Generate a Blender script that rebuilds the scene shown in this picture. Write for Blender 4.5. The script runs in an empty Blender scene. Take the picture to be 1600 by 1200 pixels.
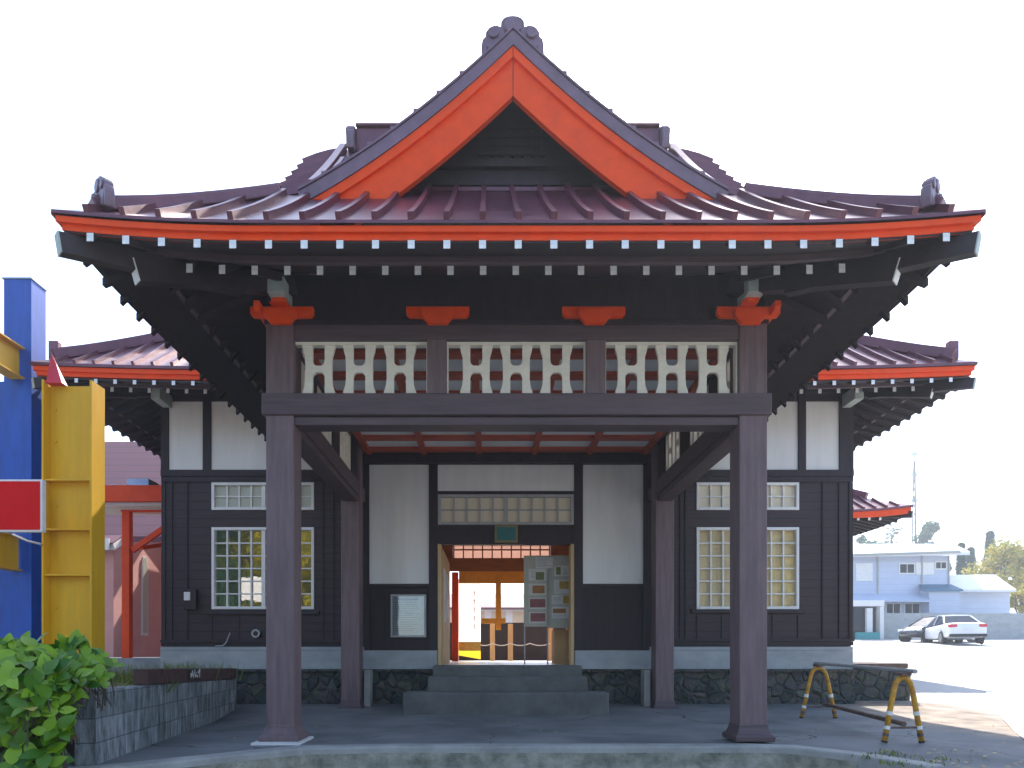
import bpy, bmesh, math, random
from mathutils import Vector, Matrix
R = math.radians
rnd = random.Random(11)
S = bpy.context.scene
COL = S.collection

# ------------------------------------------------------------------ camera, sky, sun, exposure
CX, CZ, F = -0.275, 0.92, 1050.0
cam_d = bpy.data.cameras.new('camera'); cam = bpy.data.objects.new('camera', cam_d); COL.objects.link(cam)
cam.location = (CX, 0, CZ); cam.rotation_euler = (R(90), 0, 0)
cam_d.sensor_width = 36; cam_d.lens = 36*F/1600
cam_d.shift_x = 35/1600; cam_d.shift_y = 420/1600
cam_d.clip_start = 0.05; cam_d.clip_end = 3000
S.camera = cam
SUN_EL, SUN_AZ = R(45), R(14)
w = bpy.data.worlds.new('World'); S.world = w; w.use_nodes = True
nt = w.node_tree; bg = nt.nodes['Background']
sky = nt.nodes.new('ShaderNodeTexSky'); sky.sky_type = 'NISHITA'; sky.sun_disc = False
sky.sun_elevation = SUN_EL; sky.sun_rotation = SUN_AZ
sky.air_density = 1.0; sky.dust_density = 1.2; sky.ozone_density = 2.5
nt.links.new(sky.outputs[0], bg.inputs[0]); bg.inputs[1].default_value = 0.15
sd = bpy.data.lights.new('sun', 'SUN'); sun = bpy.data.objects.new('sun', sd); COL.objects.link(sun)
sd.energy = 3.4; sd.angle = R(0.5); sd.color = (1, .95, .87)
sdir = Vector((math.sin(SUN_AZ)*math.cos(SUN_EL), math.cos(SUN_AZ)*math.cos(SUN_EL), math.sin(SUN_EL)))
sun.rotation_euler = sdir.to_track_quat('Z', 'Y').to_euler(); sun.location = sdir*60
S.view_settings.view_transform = 'Standard'; S.view_settings.look = 'None'
S.view_settings.exposure = 1.75; S.view_settings.gamma = 1

def at(px, py, Y):
    return Vector(((px-765)*Y/F+CX, Y, CZ+(1020-py)*Y/F))
def X(px, Y): return (px-765)*Y/F+CX
def Z(py, Y): return CZ+(1020-py)*Y/F

# ------------------------------------------------------------------ materials
def mat(name, col, rough=.6, var=.25, scale=4, stretch=(1,1,1), bump=0, bscale=60, metal=0, spec=.5, col2=None, lap=None, coat=0):
    m = bpy.data.materials.new(name); m.use_nodes = True
    t = m.node_tree; N = t.nodes; L = t.links; b = N['Principled BSDF']
    b.inputs['Roughness'].default_value = rough; b.inputs['Metallic'].default_value = metal
    b.inputs['Specular IOR Level'].default_value = spec
    b.inputs['Coat Weight'].default_value = coat
    tc = N.new('ShaderNodeTexCoord'); mp = N.new('ShaderNodeMapping'); mp.inputs['Scale'].default_value = stretch
    L.new(tc.outputs['Object'], mp.inputs[0])
    n1 = N.new('ShaderNodeTexNoise'); n1.inputs['Scale'].default_value = scale; n1.inputs['Detail'].default_value = 8; n1.inputs['Roughness'].default_value = .65
    L.new(mp.outputs[0], n1.inputs['Vector'])
    rp = N.new('ShaderNodeValToRGB'); L.new(n1.outputs['Fac'], rp.inputs[0])
    c2 = col2 or tuple(c*(1-var) for c in col)
    c1 = tuple(min(1, c*(1+var*.6)) for c in col)
    rp.color_ramp.elements[0].position = .3; rp.color_ramp.elements[1].position = .7
    rp.color_ramp.elements[0].color = (*c2, 1); rp.color_ramp.elements[1].color = (*c1, 1)
    out = rp.outputs[0]
    hsrc = None
    if lap:
        sp = N.new('ShaderNodeSeparateXYZ'); L.new(tc.outputs['Object'], sp.inputs[0])
        mu = N.new('ShaderNodeMath'); mu.operation = 'MULTIPLY'; mu.inputs[1].default_value = 1/lap[1]; L.new(sp.outputs[lap[0]], mu.inputs[0])
        fr = N.new('ShaderNodeMath'); fr.operation = 'FRACT'; L.new(mu.outputs[0], fr.inputs[0])
        lt = N.new('ShaderNodeMath'); lt.operation = 'LESS_THAN'; lt.inputs[1].default_value = lap[2]; L.new(fr.outputs[0], lt.inputs[0])
        mx = N.new('ShaderNodeMix'); mx.data_type = 'RGBA'; L.new(lt.outputs[0], mx.inputs['Factor'])
        L.new(out, mx.inputs['A']); mx.inputs['B'].default_value = (*[c*lap[3] for c in col], 1); out = mx.outputs['Result']
        hsrc = fr.outputs[0]
    L.new(out, b.inputs['Base Color'])
    if bump or hsrc:
        n2 = N.new('ShaderNodeTexNoise'); n2.inputs['Scale'].default_value = bscale; n2.inputs['Detail'].default_value = 4; L.new(mp.outputs[0], n2.inputs['Vector'])
        bp = N.new('ShaderNodeBump'); bp.inputs['Strength'].default_value = bump or .1; bp.inputs['Distance'].default_value = .02
        L.new(n2.outputs['Fac'], bp.inputs['Height']); L.new(bp.outputs[0], b.inputs['Normal'])
        if hsrc:
            b2 = N.new('ShaderNodeBump'); b2.inputs['Strength'].default_value = .6; b2.inputs['Distance'].default_value = .015
            L.new(hsrc, b2.inputs['Height']); L.new(bp.outputs[0], b2.inputs['Normal']); L.new(b2.outputs[0], b.inputs['Normal'])
    rr = N.new('ShaderNodeMapRange'); rr.inputs[3].default_value = max(0, rough-.08); rr.inputs[4].default_value = min(1, rough+.12)
    L.new(n1.outputs['Fac'], rr.inputs[0]); L.new(rr.outputs[0], b.inputs['Roughness'])
    return m

M = {}
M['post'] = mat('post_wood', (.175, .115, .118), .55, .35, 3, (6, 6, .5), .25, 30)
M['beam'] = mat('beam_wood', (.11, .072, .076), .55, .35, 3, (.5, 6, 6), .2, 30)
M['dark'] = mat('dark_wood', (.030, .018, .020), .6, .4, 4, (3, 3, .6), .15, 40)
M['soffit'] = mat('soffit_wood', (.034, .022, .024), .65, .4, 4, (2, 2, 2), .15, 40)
M['siding'] = mat('lap_siding', (.040, .022, .025), .55, .4, 3, (.6, 1, 6), .15, 30, lap=(2, .14, .09, .35))
M['vboard'] = mat('upright_boards', (.030, .017, .017), .6, .4, 3, (6, 1, .6), .15, 30, lap=(0, .11, .06, .35))
M['plaster'] = mat('plaster', (.80, .78, .73), .8, .10, 1.6, (2.2, 1, .35), .06, 90)
M['white'] = mat('white_paint', (.78, .76, .72), .55, .1, 6)
M['tip'] = mat('white_end_paint', (.82, .82, .8), .5, .18, 20)
M['nose'] = mat('copper_cap', (.42, .47, .42), .6, .2, 10)
M['cream'] = mat('cream_board', (.88, .82, .68), .55, .1, 5, (1, 1, 3))
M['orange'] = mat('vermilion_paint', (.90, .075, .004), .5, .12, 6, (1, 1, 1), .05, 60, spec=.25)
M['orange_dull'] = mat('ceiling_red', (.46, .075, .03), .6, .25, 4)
M['ceil'] = mat('ceiling_panel', (.78, .8, .78), .7, .12, 3)
M['roof'] = mat('roof_tin', (.16, .042, .062), .34, .35, 2.5, (1, 1, 1), .05, 30, metal=.3, spec=.8)
M['roofedge'] = mat('roof_edge_tin', (.19, .115, .15), .42, .3, 3, (1, 1, 1), .05, 30)  # paler lilac than the roof: lens flare worked into the base colour
M['concrete'] = mat('plinth_concrete', (.36, .38, .38), .8, .25, 2, (1, 1, 2), .15, 60)
M['stepc'] = mat('step_stone', (.135, .135, .122), .85, .35, 3, (1, 1, 1), .3, 50)
M['asphalt'] = mat('porch_asphalt', (.13, .14, .15), .8, .35, 1.3, (1, 1, 1), .4, 160)
M['kerb'] = mat('kerb_concrete', (.36, .35, .32), .85, .3, 3, (1, 1, 1), .35, 70)
M['rough'] = mat('rough_face', (.30, .27, .21), .9, .55, 5, (1, 1, 1), .8, 28, col2=(.10, .10, .07))
M['lot0'] = mat('lot_surface', (.42, .40, .37), .9, .22, .5, (1, 1, 1), .3, 40)
def yardmat():
    m = bpy.data.materials.new('yard_surface'); m.use_nodes = True; t = m.node_tree; N = t.nodes; L = t.links; b = N['Principled BSDF']
    tc = N.new('ShaderNodeTexCoord'); sp = N.new('ShaderNodeSeparateXYZ'); L.new(tc.outputs['Object'], sp.inputs[0])
    def noise(sc, det=8):
        n = N.new('ShaderNodeTexNoise'); n.inputs['Scale'].default_value = sc; n.inputs['Detail'].default_value = det; L.new(tc.outputs['Object'], n.inputs['Vector']); return n.outputs['Fac']
    def ramp(inp, p0, c0, p1, c1):
        r = N.new('ShaderNodeValToRGB'); L.new(inp, r.inputs[0]); r.color_ramp.elements[0].position = p0; r.color_ramp.elements[1].position = p1
        r.color_ramp.elements[0].color = (*c0, 1); r.color_ramp.elements[1].color = (*c1, 1); return r.outputs[0]
    def math_(op, a, bb):
        n = N.new('ShaderNodeMath'); n.operation = op
        for i, q in enumerate((a, bb)):
            if isinstance(q, (int, float)): n.inputs[i].default_value = q
            else: L.new(q, n.inputs[i])
        return n.outputs[0]
    nb = noise(1.1); nf = noise(45, 3); nm = noise(.35)
    asp = ramp(nb, .3, (.125, .127, .128), .72, (.235, .235, .23)); dirt = ramp(noise(3), .32, (.16, .12, .085), .7, (.40, .31, .23)); lot = ramp(nm, .3, (.36, .34, .31), .7, (.48, .46, .43))
    e = math_('ADD', sp.outputs[0], math_('MULTIPLY', math_('SUBTRACT', nb, .5), 2.4)); e = math_('ADD', e, math_('MULTIPLY', math_('SUBTRACT', nf, .5), .5))
    e = math_('ADD', e, math_('MULTIPLY', math_('MAXIMUM', math_('SUBTRACT', sp.outputs[1], 10.5), 0), .8))
    def step(a, bb):
        r = N.new('ShaderNodeMapRange'); r.inputs[1].default_value = a; r.inputs[2].default_value = bb; L.new(e, r.inputs[0]); return r.outputs[0]
    def mix(f, a, bb):
        n = N.new('ShaderNodeMix'); n.data_type = 'RGBA'; L.new(f, n.inputs['Factor']); L.new(a, n.inputs['A']); L.new(bb, n.inputs['B']); return n.outputs['Result']
    vv = N.new('ShaderNodeTexVoronoi'); vv.feature = 'DISTANCE_TO_EDGE'; vv.inputs['Scale'].default_value = .55
    wz = N.new('ShaderNodeMix'); wz.data_type = 'VECTOR'; wz.inputs['Factor'].default_value = .35; nz = N.new('ShaderNodeTexNoise'); nz.inputs['Scale'].default_value = 1.6; nz.inputs['Detail'].default_value = 6
    L.new(tc.outputs['Object'], nz.inputs['Vector']); L.new(tc.outputs['Object'], wz.inputs['A']); L.new(nz.outputs['Color'], wz.inputs['B']); L.new(wz.outputs['Result'], vv.inputs['Vector'])
    ck = math_('MULTIPLY', math_('LESS_THAN', vv.outputs['Distance'], .0022), math_('GREATER_THAN', nm, .47))
    stn = N.new('ShaderNodeMapRange'); stn.inputs[1].default_value = .56; stn.inputs[2].default_value = .66; L.new(noise(.8, 3), stn.inputs[0])
    dk = N.new('ShaderNodeRGB'); dk.outputs[0].default_value = (.035, .035, .035, 1); st = N.new('ShaderNodeRGB'); st.outputs[0].default_value = (.10, .105, .11, 1)
    asp = mix(math_('MULTIPLY', stn.outputs[0], .6), asp, st.outputs[0]); asp = mix(ck, asp, dk.outputs[0]); lot = mix(ck, lot, dk.outputs[0])
    col = mix(step(6.6, 7.6), mix(step(5.0, 5.7), asp, dirt), lot); L.new(col, b.inputs['Base Color']); b.inputs['Roughness'].default_value = .85
    n2 = N.new('ShaderNodeTexNoise'); n2.inputs['Scale'].default_value = 140; n2.inputs['Detail'].default_value = 5; L.new(tc.outputs['Object'], n2.inputs['Vector'])
    bp = N.new('ShaderNodeBump'); bp.inputs['Strength'].default_value = .45; bp.inputs['Distance'].default_value = .02; L.new(n2.outputs['Fac'], bp.inputs['Height']); L.new(bp.outputs[0], b.inputs['Normal'])
    return m
M['lot'] = yardmat(); M['asphalt'] = M['lot']
M['dirt'] = mat('dirt', (.30, .22, .15), .95, .4, 2, (1, 1, 1), .5, 40)
M['paint_line'] = mat('road_paint', (.75, .75, .73), .7, .25, 6)
M['blue'] = mat('blue_steel', (.008, .075, .40), .42, .3, 3, (3, 3, .6), .05, 30)
M['yellow'] = mat('yellow_steel', (.74, .40, .003), .5, .12, 3, (3, 3, .5), .05, 30)
M['pipe'] = mat('worn_yellow_pipe', (.66, .33, .012), .55, .3, 14, col2=(.30, .13, .02))
M['redsign'] = mat('red_sign', (.72, .003, .003), .6, .1, 3, spec=.2)
M['redcone'] = mat('red_cone', (.62, .02, .04), .4, .15, 4)
M['pink'] = mat('pink_wall', (.66, .33, .29), .85, .1, 2, (1, 1, 1), .1, 90)
M['mauve'] = mat('mauve_roof', (.15, .048, .062), .7, .15, 1, (1, 1, 1), 0, 30, lap=(2, .28, .12, .6))
M['cinder'] = mat('cinder', (.24, .25, .25), .9, .4, 3, (3, 3, .6), .4, 60)
M['metal'] = mat('grey_metal', (.35, .36, .37), .35, .2, 5, metal=.8)
M['rust'] = mat('rusty_pipe', (.16, .10, .075), .7, .5, 8)
M['grey'] = mat('grey_box', (.4, .4, .38), .5, .2, 5)
M['paper'] = mat('paper', (.75, .74, .70), .7, .1, 6)
M['boardp'] = mat('board_panel', (.56, .55, .46), .7, .12, 5)
M['black'] = mat('black_rubber', (.02, .02, .02), .7, .2, 6)
M['plaque'] = mat('green_plaque', (.008, .13, .12), .4, .3, 8)
M['gold'] = mat('gold_edge', (.25, .17, .05), .45, .2, 8)
M['inwood'] = mat('inner_brown_wood', (.36, .12, .02), .5, .3, 3, (1, 4, 4))
M['inorange'] = mat('inner_orange_wood', (.92, .36, .015), .5, .2, 3)
M['tan'] = mat('tan_wood', (.62, .42, .20), .6, .2, 4, (3, 3, .6))
M['floor'] = mat('hall_floor', (.52, .47, .42), .3, .15, 2)
M['window_backing'] = mat('beige_curtain', (.78, .72, .58), .9, .2, 8, (4, 1, .3))
M['darkroom'] = mat('dark_room_sheet', (.20, .17, .13), .9, .2, 2)  # dark colour of a sheet standing in for the unlit room

def leafmat(name, c1, c2, trans=.3, rough=.45):
    m = bpy.data.materials.new(name); m.use_nodes = True; t = m.node_tree; N = t.nodes; L = t.links
    b = N['Principled BSDF']; b.inputs['Roughness'].default_value = rough
    g = N.new('ShaderNodeNewGeometry'); rp = N.new('ShaderNodeValToRGB')
    rp.color_ramp.elements[0].color = (*c1, 1); rp.color_ramp.elements[1].color = (*c2, 1)
    L.new(g.outputs['Random Per Island'], rp.inputs[0]); L.new(rp.outputs[0], b.inputs['Base Color'])
    tr = N.new('ShaderNodeBsdfTranslucent'); L.new(rp.outputs[0], tr.inputs[0])
    mx = N.new('ShaderNodeMixShader'); mx.inputs[0].default_value = trans
    L.new(b.outputs[0], mx.inputs[1]); L.new(tr.outputs[0], mx.inputs[2]); L.new(mx.outputs[0], N['Material Output'].inputs[0])
    return m
M['hydrangea'] = leafmat('hydrangea_leaf', (.035, .14, .005), (.29, .48, .012), .3, .42)
M['hyd_dead'] = leafmat('hydrangea_spent', (.30, .17, .05), (.42, .36, .06), .3)
M['leaf_dark'] = leafmat('dark_foliage', (.04, .11, .05), (.10, .20, .08), .3, .7)
M['leaf_conifer'] = leafmat('conifer_foliage', (.03, .10, .06), (.08, .18, .11), .25, .7)
M['leaf_yellow'] = leafmat('autumn_yellow_foliage', (.22, .26, .02), (.62, .46, .02), .4, .7)
M['leaf_red'] = leafmat('autumn_red_foliage', (.30, .03, .02), (.5, .10, .03), .35, .7)
M['leaf_pale'] = leafmat('thin_foliage', (.14, .17, .12), (.26, .27, .2), .4, .7)
M['grass'] = leafmat('grass_blade', (.07, .13, .012), (.24, .26, .04), .35)
M['bark'] = mat('bark', (.10, .075, .055), .9, .4, 6, (4, 4, 1), .5, 30)

def glassmat(name, refl, tint=(.9, .92, .9), wave=.25):
    m = bpy.data.materials.new(name); m.use_nodes = True; t = m.node_tree; N = t.nodes; L = t.links
    for n in list(N):
        if n.type == 'BSDF_PRINCIPLED': N.remove(n)
    tr = N.new('ShaderNodeBsdfTransparent'); tr.inputs[0].default_value = (*tint, 1)
    gl = N.new('ShaderNodeBsdfGlossy'); gl.inputs['Roughness'].default_value = .03
    tc = N.new('ShaderNodeTexCoord'); no = N.new('ShaderNodeTexNoise'); no.inputs['Scale'].default_value = 5
    bp = N.new('ShaderNodeBump'); bp.inputs['Strength'].default_value = wave; bp.inputs['Distance'].default_value = .02
    L.new(tc.outputs['Object'], no.inputs['Vector']); L.new(no.outputs['Fac'], bp.inputs['Height']); L.new(bp.outputs[0], gl.inputs['Normal'])
    mx = N.new('ShaderNodeMixShader'); mx.inputs[0].default_value = refl
    L.new(tr.outputs[0], mx.inputs[1]); L.new(gl.outputs[0], mx.inputs[2]); L.new(mx.outputs[0], N['Material Output'].inputs[0])
    return m
M['glass'] = glassmat('old_window_glass', .34, wave=.08)
M['glass_low'] = glassmat('window_glass', .10, (1, .96, .88), .06)
def frosted(name, col, tr_=.5):
    m = bpy.data.materials.new(name); m.use_nodes = True; t = m.node_tree; N = t.nodes; L = t.links
    b = N['Principled BSDF']; b.inputs['Base Color'].default_value = (*col, 1); b.inputs['Roughness'].default_value = .25
    tr = N.new('ShaderNodeBsdfTranslucent'); tr.inputs[0].default_value = (*col, 1)
    mx = N.new('ShaderNodeMixShader'); mx.inputs[0].default_value = tr_
    L.new(b.outputs[0], mx.inputs[1]); L.new(tr.outputs[0], mx.inputs[2]); L.new(mx.outputs[0], N['Material Output'].inputs[0])
    return m
M['frost'] = frosted('frosted_glass', (.86, .76, .56), .2)  # bright warm base imitates panes lit from indoors
M['frost_green'] = frosted('greenish_frosted_glass', (.62, .63, .52), .25)
M['frost_pink'] = frosted('pinkish_frosted_glass', (.85, .66, .58))

def stonemat():
    m = bpy.data.materials.new('rubble_stone'); m.use_nodes = True; t = m.node_tree; N = t.nodes; L = t.links; b = N['Principled BSDF']
    tc = N.new('ShaderNodeTexCoord')
    ns = N.new('ShaderNodeTexNoise'); ns.inputs['Scale'].default_value = 3; L.new(tc.outputs['Object'], ns.inputs['Vector'])
    mxv = N.new('ShaderNodeMix'); mxv.data_type = 'VECTOR'; mxv.inputs['Factor'].default_value = .08
    L.new(tc.outputs['Object'], mxv.inputs['A']); L.new(ns.outputs['Color'], mxv.inputs['B'])
    v = N.new('ShaderNodeTexVoronoi'); v.feature = 'DISTANCE_TO_EDGE'; v.inputs['Scale'].default_value = 5.6
    v2 = N.new('ShaderNodeTexVoronoi'); v2.inputs['Scale'].default_value = 5.6
    L.new(mxv.outputs['Result'], v.inputs['Vector']); L.new(mxv.outputs['Result'], v2.inputs['Vector'])
    sp = N.new('ShaderNodeSeparateColor'); L.new(v2.outputs['Color'], sp.inputs[0])
    rp = N.new('ShaderNodeValToRGB'); L.new(sp.outputs[0], rp.inputs[0])
    rp.color_ramp.elements[0].color = (.035, .045, .042, 1); rp.color_ramp.elements[1].color = (.10, .095, .075, 1)
    n2 = N.new('ShaderNodeTexNoise'); n2.inputs['Scale'].default_value = 14; n2.inputs['Detail'].default_value = 8; L.new(tc.outputs['Object'], n2.inputs['Vector'])
    mm = N.new('ShaderNodeMix'); mm.data_type = 'RGBA'; mm.blend_type = 'OVERLAY'; mm.inputs['Factor'].default_value = .8
    L.new(rp.outputs[0], mm.inputs['A']); L.new(n2.outputs['Color'], mm.inputs['B'])
    jt = N.new('ShaderNodeMath'); jt.operation = 'LESS_THAN'; jt.inputs[1].default_value = .028; L.new(v.outputs['Distance'], jt.inputs[0])
    mj = N.new('ShaderNodeMix'); mj.data_type = 'RGBA'; L.new(jt.outputs[0], mj.inputs['Factor']); L.new(mm.outputs['Result'], mj.inputs['A']); mj.inputs['B'].default_value = (.10, .10, .088, 1)
    L.new(mj.outputs['Result'], b.inputs['Base Color']); b.inputs['Roughness'].default_value = .85
    mr = N.new('ShaderNodeMapRange'); mr.inputs[2].default_value = .12; L.new(v.outputs['Distance'], mr.inputs[0])
    ad = N.new('ShaderNodeMath'); ad.operation = 'MULTIPLY_ADD'; ad.inputs[1].default_value = .5; L.new(n2.outputs['Fac'], ad.inputs[0]); L.new(mr.outputs[0], ad.inputs[2])
    bp = N.new('ShaderNodeBump'); bp.inputs['Strength'].default_value = .9; bp.inputs['Distance'].default_value = .05
    L.new(ad.outputs[0], bp.inputs['Height']); L.new(bp.outputs[0], b.inputs['Normal'])
    return m
M['stone'] = stonemat()
def cindermat():
    m = bpy.data.materials.new('concrete_blocks'); m.use_nodes = True; t = m.node_tree; N = t.nodes; L = t.links; b = N['Principled BSDF']
    tc = N.new('ShaderNodeTexCoord'); mp = N.new('ShaderNodeMapping'); L.new(tc.outputs['UV'], mp.inputs[0])
    br = N.new('ShaderNodeTexBrick'); br.inputs['Scale'].default_value = 1; br.inputs['Brick Width'].default_value = .4; br.inputs['Row Height'].default_value = .2
    br.inputs['Mortar Size'].default_value = .006; br.offset = .5
    br.inputs['Color1'].default_value = (.20, .21, .205, 1); br.inputs['Color2'].default_value = (.115, .125, .12, 1); br.inputs['Mortar'].default_value = (.085, .09, .088, 1)
    L.new(mp.outputs[0], br.inputs['Vector'])
    m2 = N.new('ShaderNodeMapping'); m2.inputs['Scale'].default_value = (9, 1.6, 1); L.new(tc.outputs['UV'], m2.inputs[0])
    n = N.new('ShaderNodeTexNoise'); n.inputs['Scale'].default_value = 1.5; n.inputs['Detail'].default_value = 9; n.inputs['Roughness'].default_value = .7; L.new(m2.outputs[0], n.inputs['Vector'])
    rp = N.new('ShaderNodeValToRGB'); L.new(n.outputs['Fac'], rp.inputs[0])
    rp.color_ramp.elements[0].position = .36; rp.color_ramp.elements[1].position = .68
    rp.color_ramp.elements[0].color = (.35, .36, .33, 1); rp.color_ramp.elements[1].color = (2.3, 2.35, 2.5, 1)
    mm = N.new('ShaderNodeMix'); mm.data_type = 'RGBA'; mm.blend_type = 'MULTIPLY'; mm.inputs['Factor'].default_value = 1; mm.clamp_result = False
    L.new(br.outputs['Color'], mm.inputs['A']); L.new(rp.outputs[0], mm.inputs['B']); L.new(mm.outputs['Result'], b.inputs['Base Color'])
    b.inputs['Roughness'].default_value = .9
    bp = N.new('ShaderNodeBump'); bp.inputs['Strength'].default_value = .5; bp.inputs['Distance'].default_value = .01
    L.new(n.outputs['Fac'], bp.inputs['Height']); L.new(bp.outputs[0], b.inputs['Normal'])
    return m
M['blocks'] = cindermat()

# ------------------------------------------------------------------ mesh helpers
class MB:
    def __init__(s): s.v = []; s.f = []; s.m = []; s.mi = 0
    def add(s, vs, fs):
        o = len(s.v); s.v += [Vector(p) for p in vs]
        for f in fs: s.f.append([o+i for i in f]); s.m.append(s.mi)
        return s
    def box(s, x0, x1, y0, y1, z0, z1, mi=None):
        if mi is not None: s.mi = mi
        v = [(x, y, z) for x in (x0, x1) for y in (y0, y1) for z in (z0, z1)]
        return s.add(v, [(0, 1, 3, 2), (4, 6, 7, 5), (0, 4, 5, 1), (2, 3, 7, 6), (0, 2, 6, 4), (1, 5, 7, 3)])
    def bar(s, p, q, w, h, up=(0, 0, 1)):
        p = Vector(p); q = Vector(q); d = (q-p).normalized(); sd_ = d.cross(Vector(up)).normalized(); u = sd_.cross(d)
        v = []
        for c in (p, q):
            for a, b in ((-1, -1), (1, -1), (1, 1), (-1, 1)): v.append(c+sd_*a*w/2+u*b*h/2)
        return s.add(v, [(0, 1, 2, 3), (7, 6, 5, 4), (0, 4, 5, 1), (1, 5, 6, 2), (2, 6, 7, 3), (3, 7, 4, 0)])
    def sweep(s, pts, w, h, side=None):
        """box section swept along pts, sitting on the points (z from 0 to h)"""
        pts = [Vector(p) for p in pts]; v = []; f = []
        for i, p in enumerate(pts):
            d = (pts[min(i+1, len(pts)-1)]-pts[max(i-1, 0)]).normalized()
            sd_ = Vector(side) if side else d.cross(Vector((0, 0, 1))).normalized()
            u = sd_.cross(d).normalized()
            if u.z < 0: u = -u
            v += [p-sd_*w/2, p+sd_*w/2, p+sd_*w/2+u*h, p-sd_*w/2+u*h]
        for i in range(len(pts)-1):
            a = 4*i
            for k in range(4): f.append((a+k, a+(k+1) % 4, a+4+(k+1) % 4, a+4+k))
        n = 4*(len(pts)-1); f += [(3, 2, 1, 0), (n, n+1, n+2, n+3)]
        return s.add(v, f)
    def prism(s, poly, a0, a1, axis='y'):
        """poly: list of 2-D points; axis y: (x,z) extruded a0..a1 in y; axis x: (y,z); axis z: (x,y)"""
        def P(p, a): return {'y': (p[0], a, p[1]), 'x': (a, p[0], p[1]), 'z': (p[0], p[1], a)}[axis]
        n = len(poly); v = [P(p, a0) for p in poly]+[P(p, a1) for p in poly]
        f = [tuple(range(n))[::-1], tuple(range(n, 2*n))]+[(i, (i+1) % n, n+(i+1) % n, n+i) for i in range(n)]
        return s.add(v, f)
    def tube(s, pts, r, n=10, r2=None):
        pts = [Vector(p) for p in pts]; v = []; f = []; m = len(pts)
        ref = Vector((0, 0, 1))
        for i, p in enumerate(pts):
            d = (pts[min(i+1, m-1)]-pts[max(i-1, 0)]).normalized()
            a = d.cross(ref); a = a.normalized() if a.length > .05 else d.cross(Vector((0, 1, 0))).normalized()
            b = a.cross(d); rr = r if r2 is None else r+(r2-r)*i/(m-1)
            for k in range(n):
                t = 2*math.pi*k/n; v.append(p+a*math.cos(t)*rr+b*math.sin(t)*rr)
        for i in range(m-1):
            for k in range(n): f.append((i*n+k, i*n+(k+1) % n, (i+1)*n+(k+1) % n, (i+1)*n+k))
        f += [tuple(range(n))[::-1], tuple(range((m-1)*n, m*n))]
        return s.add(v, f)
    def sheet(s, grid, th):
        """closed slab: grid rows of points as the top side, th thick downward"""
        nr, nc = len(grid), len(grid[0]); top = [Vector(p) for r in grid for p in r]; bot = [p-Vector((0, 0, th)) for p in top]
        n = nr*nc; f = []
        I = lambda r, c: r*nc+c
        for r in range(nr-1):
            for c in range(nc-1):
                f.append((I(r, c), I(r, c+1), I(r+1, c+1), I(r+1, c))); f.append((n+I(r+1, c), n+I(r+1, c+1), n+I(r, c+1), n+I(r, c)))
        for c in range(nc-1):
            f.append((I(0, c+1), I(0, c), n+I(0, c), n+I(0, c+1))); f.append((I(nr-1, c), I(nr-1, c+1), n+I(nr-1, c+1), n+I(nr-1, c)))
        for r in range(nr-1):
            f.append((I(r, 0), I(r+1, 0), n+I(r+1, 0), n+I(r, 0))); f.append((I(r+1, nc-1), I(r, nc-1), n+I(r, nc-1), n+I(r+1, nc-1)))
        return s.add(top+bot, f)
    def wall(s, x0, x1, z0, z1, y0, y1, holes=(), mi=None):
        """x-z wall with rectangular holes (hx0,hx1,hz0,hz1), butted boxes"""
        if mi is not None: s.mi = mi
        xs = sorted({x0, x1, *[h[0] for h in holes], *[h[1] for h in holes]}); zs = sorted({z0, z1, *[h[2] for h in holes], *[h[3] for h in holes]})
        xs = [x for x in xs if x0 <= x <= x1]; zs = [z for z in zs if z0 <= z <= z1]
        nx, nz = len(xs), len(zs); solid = {}
        for i in range(nx-1):
            for k in range(nz-1):
                cx, cz = (xs[i]+xs[i+1])/2, (zs[k]+zs[k+1])/2
                solid[i, k] = not any(h[0] < cx < h[1] and h[2] < cz < h[3] for h in holes)
        vi = {}
        def V(i, k, y):
            key = (i, k, y)
            if key not in vi: vi[key] = len(s.v); s.v.append(Vector((xs[i], (y0, y1)[y], zs[k])))
            return vi[key]
        def Fa(*q): s.f.append(list(q)); s.m.append(s.mi)
        for (i, k), so in solid.items():
            if not so: continue
            Fa(V(i, k, 0), V(i+1, k, 0), V(i+1, k+1, 0), V(i, k+1, 0)); Fa(V(i, k+1, 1), V(i+1, k+1, 1), V(i+1, k, 1), V(i, k, 1))
            if not solid.get((i-1, k)): Fa(V(i, k, 0), V(i, k+1, 0), V(i, k+1, 1), V(i, k, 1))
            if not solid.get((i+1, k)): Fa(V(i+1, k+1, 0), V(i+1, k, 0), V(i+1, k, 1), V(i+1, k+1, 1))
            if not solid.get((i, k-1)): Fa(V(i+1, k, 0), V(i, k, 0), V(i, k, 1), V(i+1, k, 1))
            if not solid.get((i, k+1)): Fa(V(i, k+1, 0), V(i+1, k+1, 0), V(i+1, k+1, 1), V(i, k+1, 1))
        return s
    def build(s, name, mats, parent=None, bevel=0, smooth=False, recalc=True, org=None, seg=2, xf=None):
        me = bpy.data.meshes.new(name)
        o0 = Vector(org) if org is not None else (Vector(ORG.get(parent.name, (0, 0, 0))) if parent else Vector((0, 0, 0)))
        me.from_pydata([tuple((xf @ p if xf else p)-o0) for p in s.v], [], s.f)
        mats = mats if isinstance(mats, (list, tuple)) else [mats]
        for m in mats: me.materials.append(M[m] if isinstance(m, str) else m)
        for p, i in zip(me.polygons, s.m): p.material_index = i if i < len(mats) else 0
        if recalc:
            bm = bmesh.new(); bm.from_mesh(me); bmesh.ops.recalc_face_normals(bm, faces=bm.faces); bm.to_mesh(me); bm.free()
        if smooth:
            for p in me.polygons: p.use_smooth = True
        ob = bpy.data.objects.new(name, me); COL.objects.link(ob)
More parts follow.
